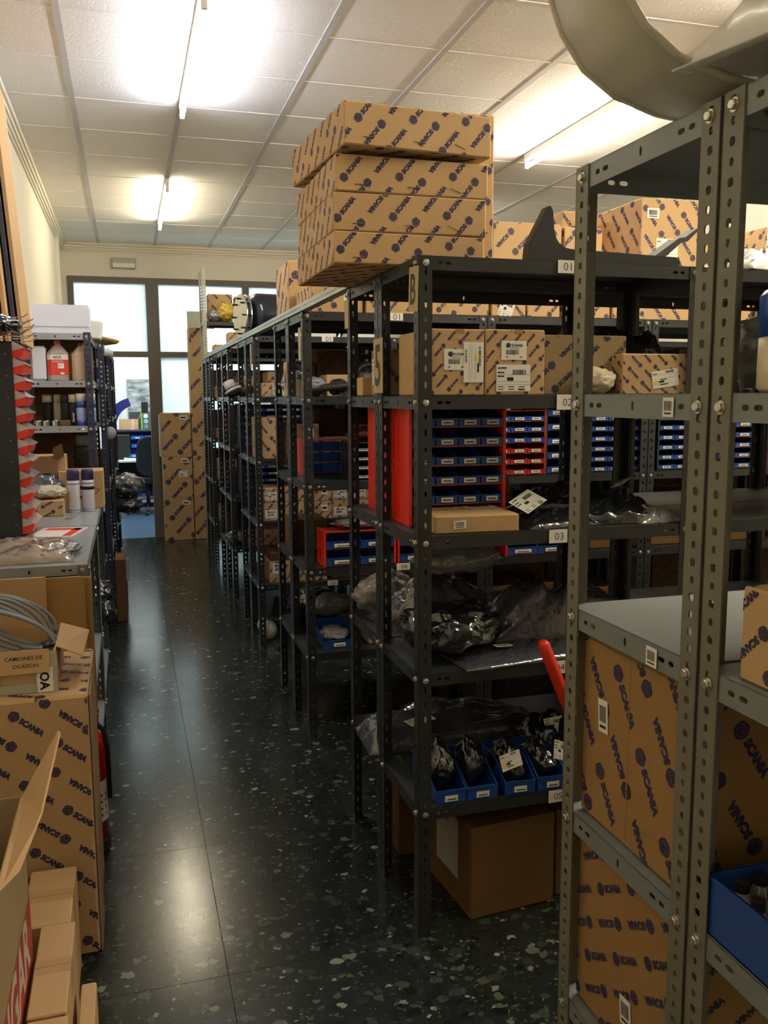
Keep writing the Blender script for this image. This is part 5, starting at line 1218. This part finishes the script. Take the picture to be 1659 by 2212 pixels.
# row of plain cartons on the floor in front of the big printed carton
for i, (x0, x1, y0, y1, h) in enumerate(((-.312, -.192, 2.190, 2.470, .300), (-.262, -.180, 1.842, 2.185, .304), (-.260, -.176, 1.45, 1.838, .300))):
    carton('plain taped carton in the foreground row by the aisle, %s' % ('farthest, against the big printed carton', 'middle one', 'nearest, cut by the bottom edge')[i], x0, x1, y0, y1, 0, h, 0, card=CARD_P, faces='', flapline=False, r=.003, group='plain foreground cartons')
    o = COL.objects[-1]; mb = MB(); W2 = (x1 - x0) / 2; L2 = (y1 - y0) / 2
    mb.box(-W2 + .002, -.026, h - .0002, W2, .026, h + .0004, 0); mb.box(-W2 + .003, -.0012, h + .0003, W2 - .003, .0008, h + .0007, 1); mb.box(W2 - .0004, -.026, h - .07, W2 + .0006, .026, h + .0004, 0)
    part('sealing_tape', mb, [mat('brown_tape', (.50, .33, .17), .28, coat=.4), EDGE], o)
carton('small plain carton at the bottom edge by the aisle', -.166, -.130, 1.75, 2.08, 0, .20, 0, card=CARD_P, faces='', group='plain foreground cartons', flapline=False)
# nearest open carton with a red band and raised flap
t = thing('open_carton', 'big open carton at the bottom left with a red lettered band and raised flap', 'box', (-.442, 1.80, 0))
w, d, h, k = .34, .58, .695, .005
mb = MB(); mb.box(-w / 2, -d / 2, 0, w / 2, d / 2, k)
mb.box(-w / 2, -d / 2, 0, w / 2, -d / 2 + k, h); mb.box(-w / 2, d / 2 - k, 0, w / 2, d / 2, h); mb.box(-w / 2, -d / 2, 0, -w / 2 + k, d / 2, h); mb.box(w / 2 - k, -d / 2, 0, w / 2, d / 2, h)
O_ = (w / 2, -d / 2, 0)
rect(mb, O_, (0, 1, 0), (0, 0, 1), 0, .27, d, .178, 1, .0006)
text(mb, 'JUGAR', O_, (0, 1, 0), (0, 0, 1), .50, (.28, .36), 2, .03, lift=.0012, sy=1.15)
part('carton_body', mb, [CARD_G, REDCARD, PINKW], t)
mb = MB(); fl = [(0, 0, 0), (0, .41, 0), (.087, .410, .150), (.090, .395, .148), (.062, .20, .050), (.03, .06, .004)]
n = len(fl)
mb.add(fl + [(p[0] + .004, p[1], p[2] - .003) for p in fl], [tuple(range(n)), tuple(range(2 * n - 1, n - 1, -1))] + [(i, n + i, n + (i + 1) % n, (i + 1) % n) for i in range(n)])
part('raised_flap', mb, CARD, t, loc=(w / 2 - .002, -.12, h))
mb = MB(); mb.box(-w / 2, 0, 0, w / 2 - .06, .004, .15); part('far_flap', mb, CARD_P, t, loc=(0, d / 2 - .004, h), rot=(R(-8), 0, 0))
lump('white wrapped item inside the open carton at the bottom left', -.42, 1.86, .42, .22, .34, .22, WHITE, 131, name='wrapped_item', cat='package')

# ================================================================ OFFICE BEYOND THE DOOR
t = thing('office_chair', 'dark grey swivel chair seen through the office doorway', 'chair', (.245, 12.62, 0), R(20))
mb = MB()
for q in range(5):
    a = 2 * PI * q / 5 + .5; mb.tube([(0, 0, .12), (.16 * math.cos(a), .16 * math.sin(a), .10), (.29 * math.cos(a), .29 * math.sin(a), .065)], [.03, .022, .016], 8)
    part('caster', MB().lathe([(.025, 0), (.028, .012), (.028, .04), (.02, .05)], 12), BLKP, t, True, loc=(.29 * math.cos(a), .29 * math.sin(a), 0))
mb.tube([(0, 0, .08), (0, 0, .42)], .028, 12); part('base', mb, BLKP, t, True)
mb = MB(); mb.rbox(-.24, -.22, .42, .24, .24, .50, .035, seg=3); part('seat', mb, GREYF, t, True)
mb = MB(); n_ = 20; P_ = [(.235 * math.copysign(abs(math.cos(a)) ** .55, math.cos(a)), .27 * math.copysign(abs(math.sin(a)) ** .55, math.sin(a))) for a in [2 * PI * q / 32 for q in range(32)]]
mb.prism(P_, 'y', -.03, .03); part('backrest', mb, GREYF, t, False, loc=(0, -.24, .82), rot=(R(6), 0, 0))
mb = MB(); mb.box(-.03, -.20, .44, .03, -.17, .80); part('back_support', mb, BLKP, t)
t = thing('desk', 'dark office desk with a worktop and raised shelf behind the chair', 'desk', (-.35, 12.85, 0))
mb = MB(); mb.rbox(0, -.25, .72, 1.3, .55, .75, .004); part('worktop', mb, WHITE, t)
mb = MB(); mb.rbox(0, .25, 1.13, 1.3, .60, 1.155, .003); part('raised_shelf', mb, mat('dark_shelf', (.03, .03, .07), .5), t)
for x in (0.01, 1.26): mb = MB(); mb.box(x, .0, 0, x + .03, .6, 1.13); part('side_panel', mb, BLKP, t)
mb = MB(); mb.box(.04, .56, .1, 1.26, .58, 1.12); part('back_panel', mb, BLKP, t)
mb = MB(); mb.box(.45, -.2, .20, 1.2, .4, .215); part('lower_shelf', mb, WHITE, t)
mb = MB(); mb.rbox(0, 0, 0, .26, .03, .30, .006); o = one('monitor', mb, BLKP, 'black monitor on the office desk', 'monitor', (-.235, 12.75, .80)); mb = MB(); mb.box(.09, .0, -.0495, .17, .10, .0); part('stand', mb, BLKP, o)
for i, (x, zz) in enumerate(((.05, 1.02), (.24, 1.02), (.05, .90), (.24, .90), (.0, .76), (.17, .76), (-.1 + .2, .2155), (.30, .2155), (.1, .36))):
    add_bin('bright blue bin on the office desk shelves, %s counting from the top left' % ORD[i], x, 13.10 if zz > .5 else 12.85, zz, .17, .25, .10, mat('bright_blue_plastic', (.02, .12, .50), .35), lw=.35 if zz > .5 else .2, group='blue bins in the office')
c = thing('open_carton', 'open tan carton with a pink label on the raised desk shelf', 'box', (.025, 13.25, 1.1555)); mb = MB(); W2, H2 = .27, .15
mb.box(-W2 / 2, -.1, 0, W2 / 2, .1, .004); mb.box(-W2 / 2, -.1, 0, W2 / 2, -.096, H2); mb.box(-W2 / 2, .096, 0, W2 / 2, .1, H2); mb.box(-W2 / 2, -.1, 0, -W2 / 2 + .004, .1, H2); mb.box(W2 / 2 - .004, -.1, 0, W2 / 2, .1, H2); part('carton_body', mb, CARD_P, c)
for s_ in (-1, 1): mb = MB(); mb.box(0, -.1, 0, .004, .1, .10); part('flap', mb, CARD_P, c, loc=(s_ * W2 / 2, 0, H2), rot=(0, R(22), 0))
mb = MB(); mb.box(.03, -.1012, 0, .075, -.1004, H2); part('pink_label', mb, mat('pink_paper', (.75, .45, .42), .6), c)
o = one('green_folder', MB().rbox(0, 0, 0, .10, .16, .235, .003), [GREEN], 'green box file with a light green edge and three round pictures', 'box', (.215, 13.18, 1.1555)); part('light_edge', MB().box(-.018, 0, 0, -.0005, .16, .24), LGREEN, o)
for q in range(3): mb = MB(); mb.lathe([(.032, 0), (.031, .001)], 20, M=Matrix.Rotation(PI / 2, 4, 'X')); part('round_picture', mb, (WHITE, LBLUE, GCAB)[q], o, loc=(.05, -.0004, .195 - .075 * q))
pr = []
mb = MB(); A = [R(104 + 5 * q) for q in range(15)]
pol = [(.46 * math.cos(a), .46 * math.sin(a)) for a in A] + [(.30 * math.cos(a), .34 * math.sin(a)) for a in A[::-1]]
mb.prism(pol, 'y', 0, .03); one('blue_fender', mb, mat('deep_blue_paint', (.015, .02, .14), .25, coat=.4), 'deep blue curved fender standing on the raised desk shelf', 'vehicle part', (.14, 13.38, 1.1555 + .01))
t = thing('picture', 'framed grey landscape picture of a dark truck on the office wall', 'picture', (.19, YO, 1.10))
part('picture_frame', MB().rbox(-.17, -.02, 0, .17, 0, .80, .004), mat('grey_frame', (.35, .36, .36), .5), t)
m_ = bpy.data.materials.new('cloudy_print'); m_.use_nodes = True; nt = m_.node_tree; b_ = nt.nodes['Principled BSDF']; b_.inputs['Roughness'].default_value = .3
tc = nt.nodes.new('ShaderNodeTexCoord'); mp = nt.nodes.new('ShaderNodeMapping'); mp.inputs['Scale'].default_value = (3, 1, 9); mp.inputs['Rotation'].default_value = (0, .5, 0)
nz = nt.nodes.new('ShaderNodeTexNoise'); nz.inputs['Scale'].default_value = 1.6; nz.inputs['Detail'].default_value = 5; rp = nt.nodes.new('ShaderNodeValToRGB')
rp.color_ramp.elements[0].position = .35; rp.color_ramp.elements[0].color = (.12, .13, .13, 1); rp.color_ramp.elements[1].position = .65; rp.color_ramp.elements[1].color = (.6, .62, .62, 1)
nt.links.new(tc.outputs['Object'], mp.inputs['Vector']); nt.links.new(mp.outputs['Vector'], nz.inputs['Vector']); nt.links.new(nz.outputs['Fac'], rp.inputs['Fac']); nt.links.new(rp.outputs['Color'], b_.inputs['Base Color'])
mb = MB(); mb.box(-.158, -.0225, .30, .158, -.0202, .788, 0); mb.box(-.158, -.0225, .012, .158, -.0202, .30, 1)
mb.box(.03, -.0235, .22, .13, -.0226, .45, 2); mb.box(.02, -.0235, .18, .14, -.0226, .22, 2); part('print', mb, [m_, mat('dark_print', (.06, .06, .06), .4), BLACK], t)
mb = MB(); mb.rbox(0, 0, 0, .17, .35, .42, .006); o = one('pedestal_cabinet', mb, GCAB, 'grey green pedestal cabinet at the left of the office doorway', 'cabinet', (-.26, 12.2, 0)); part('drawer_front', MB().rbox(.008, -.008, .05, .162, -.0005, .41, .003), GCAB, o)
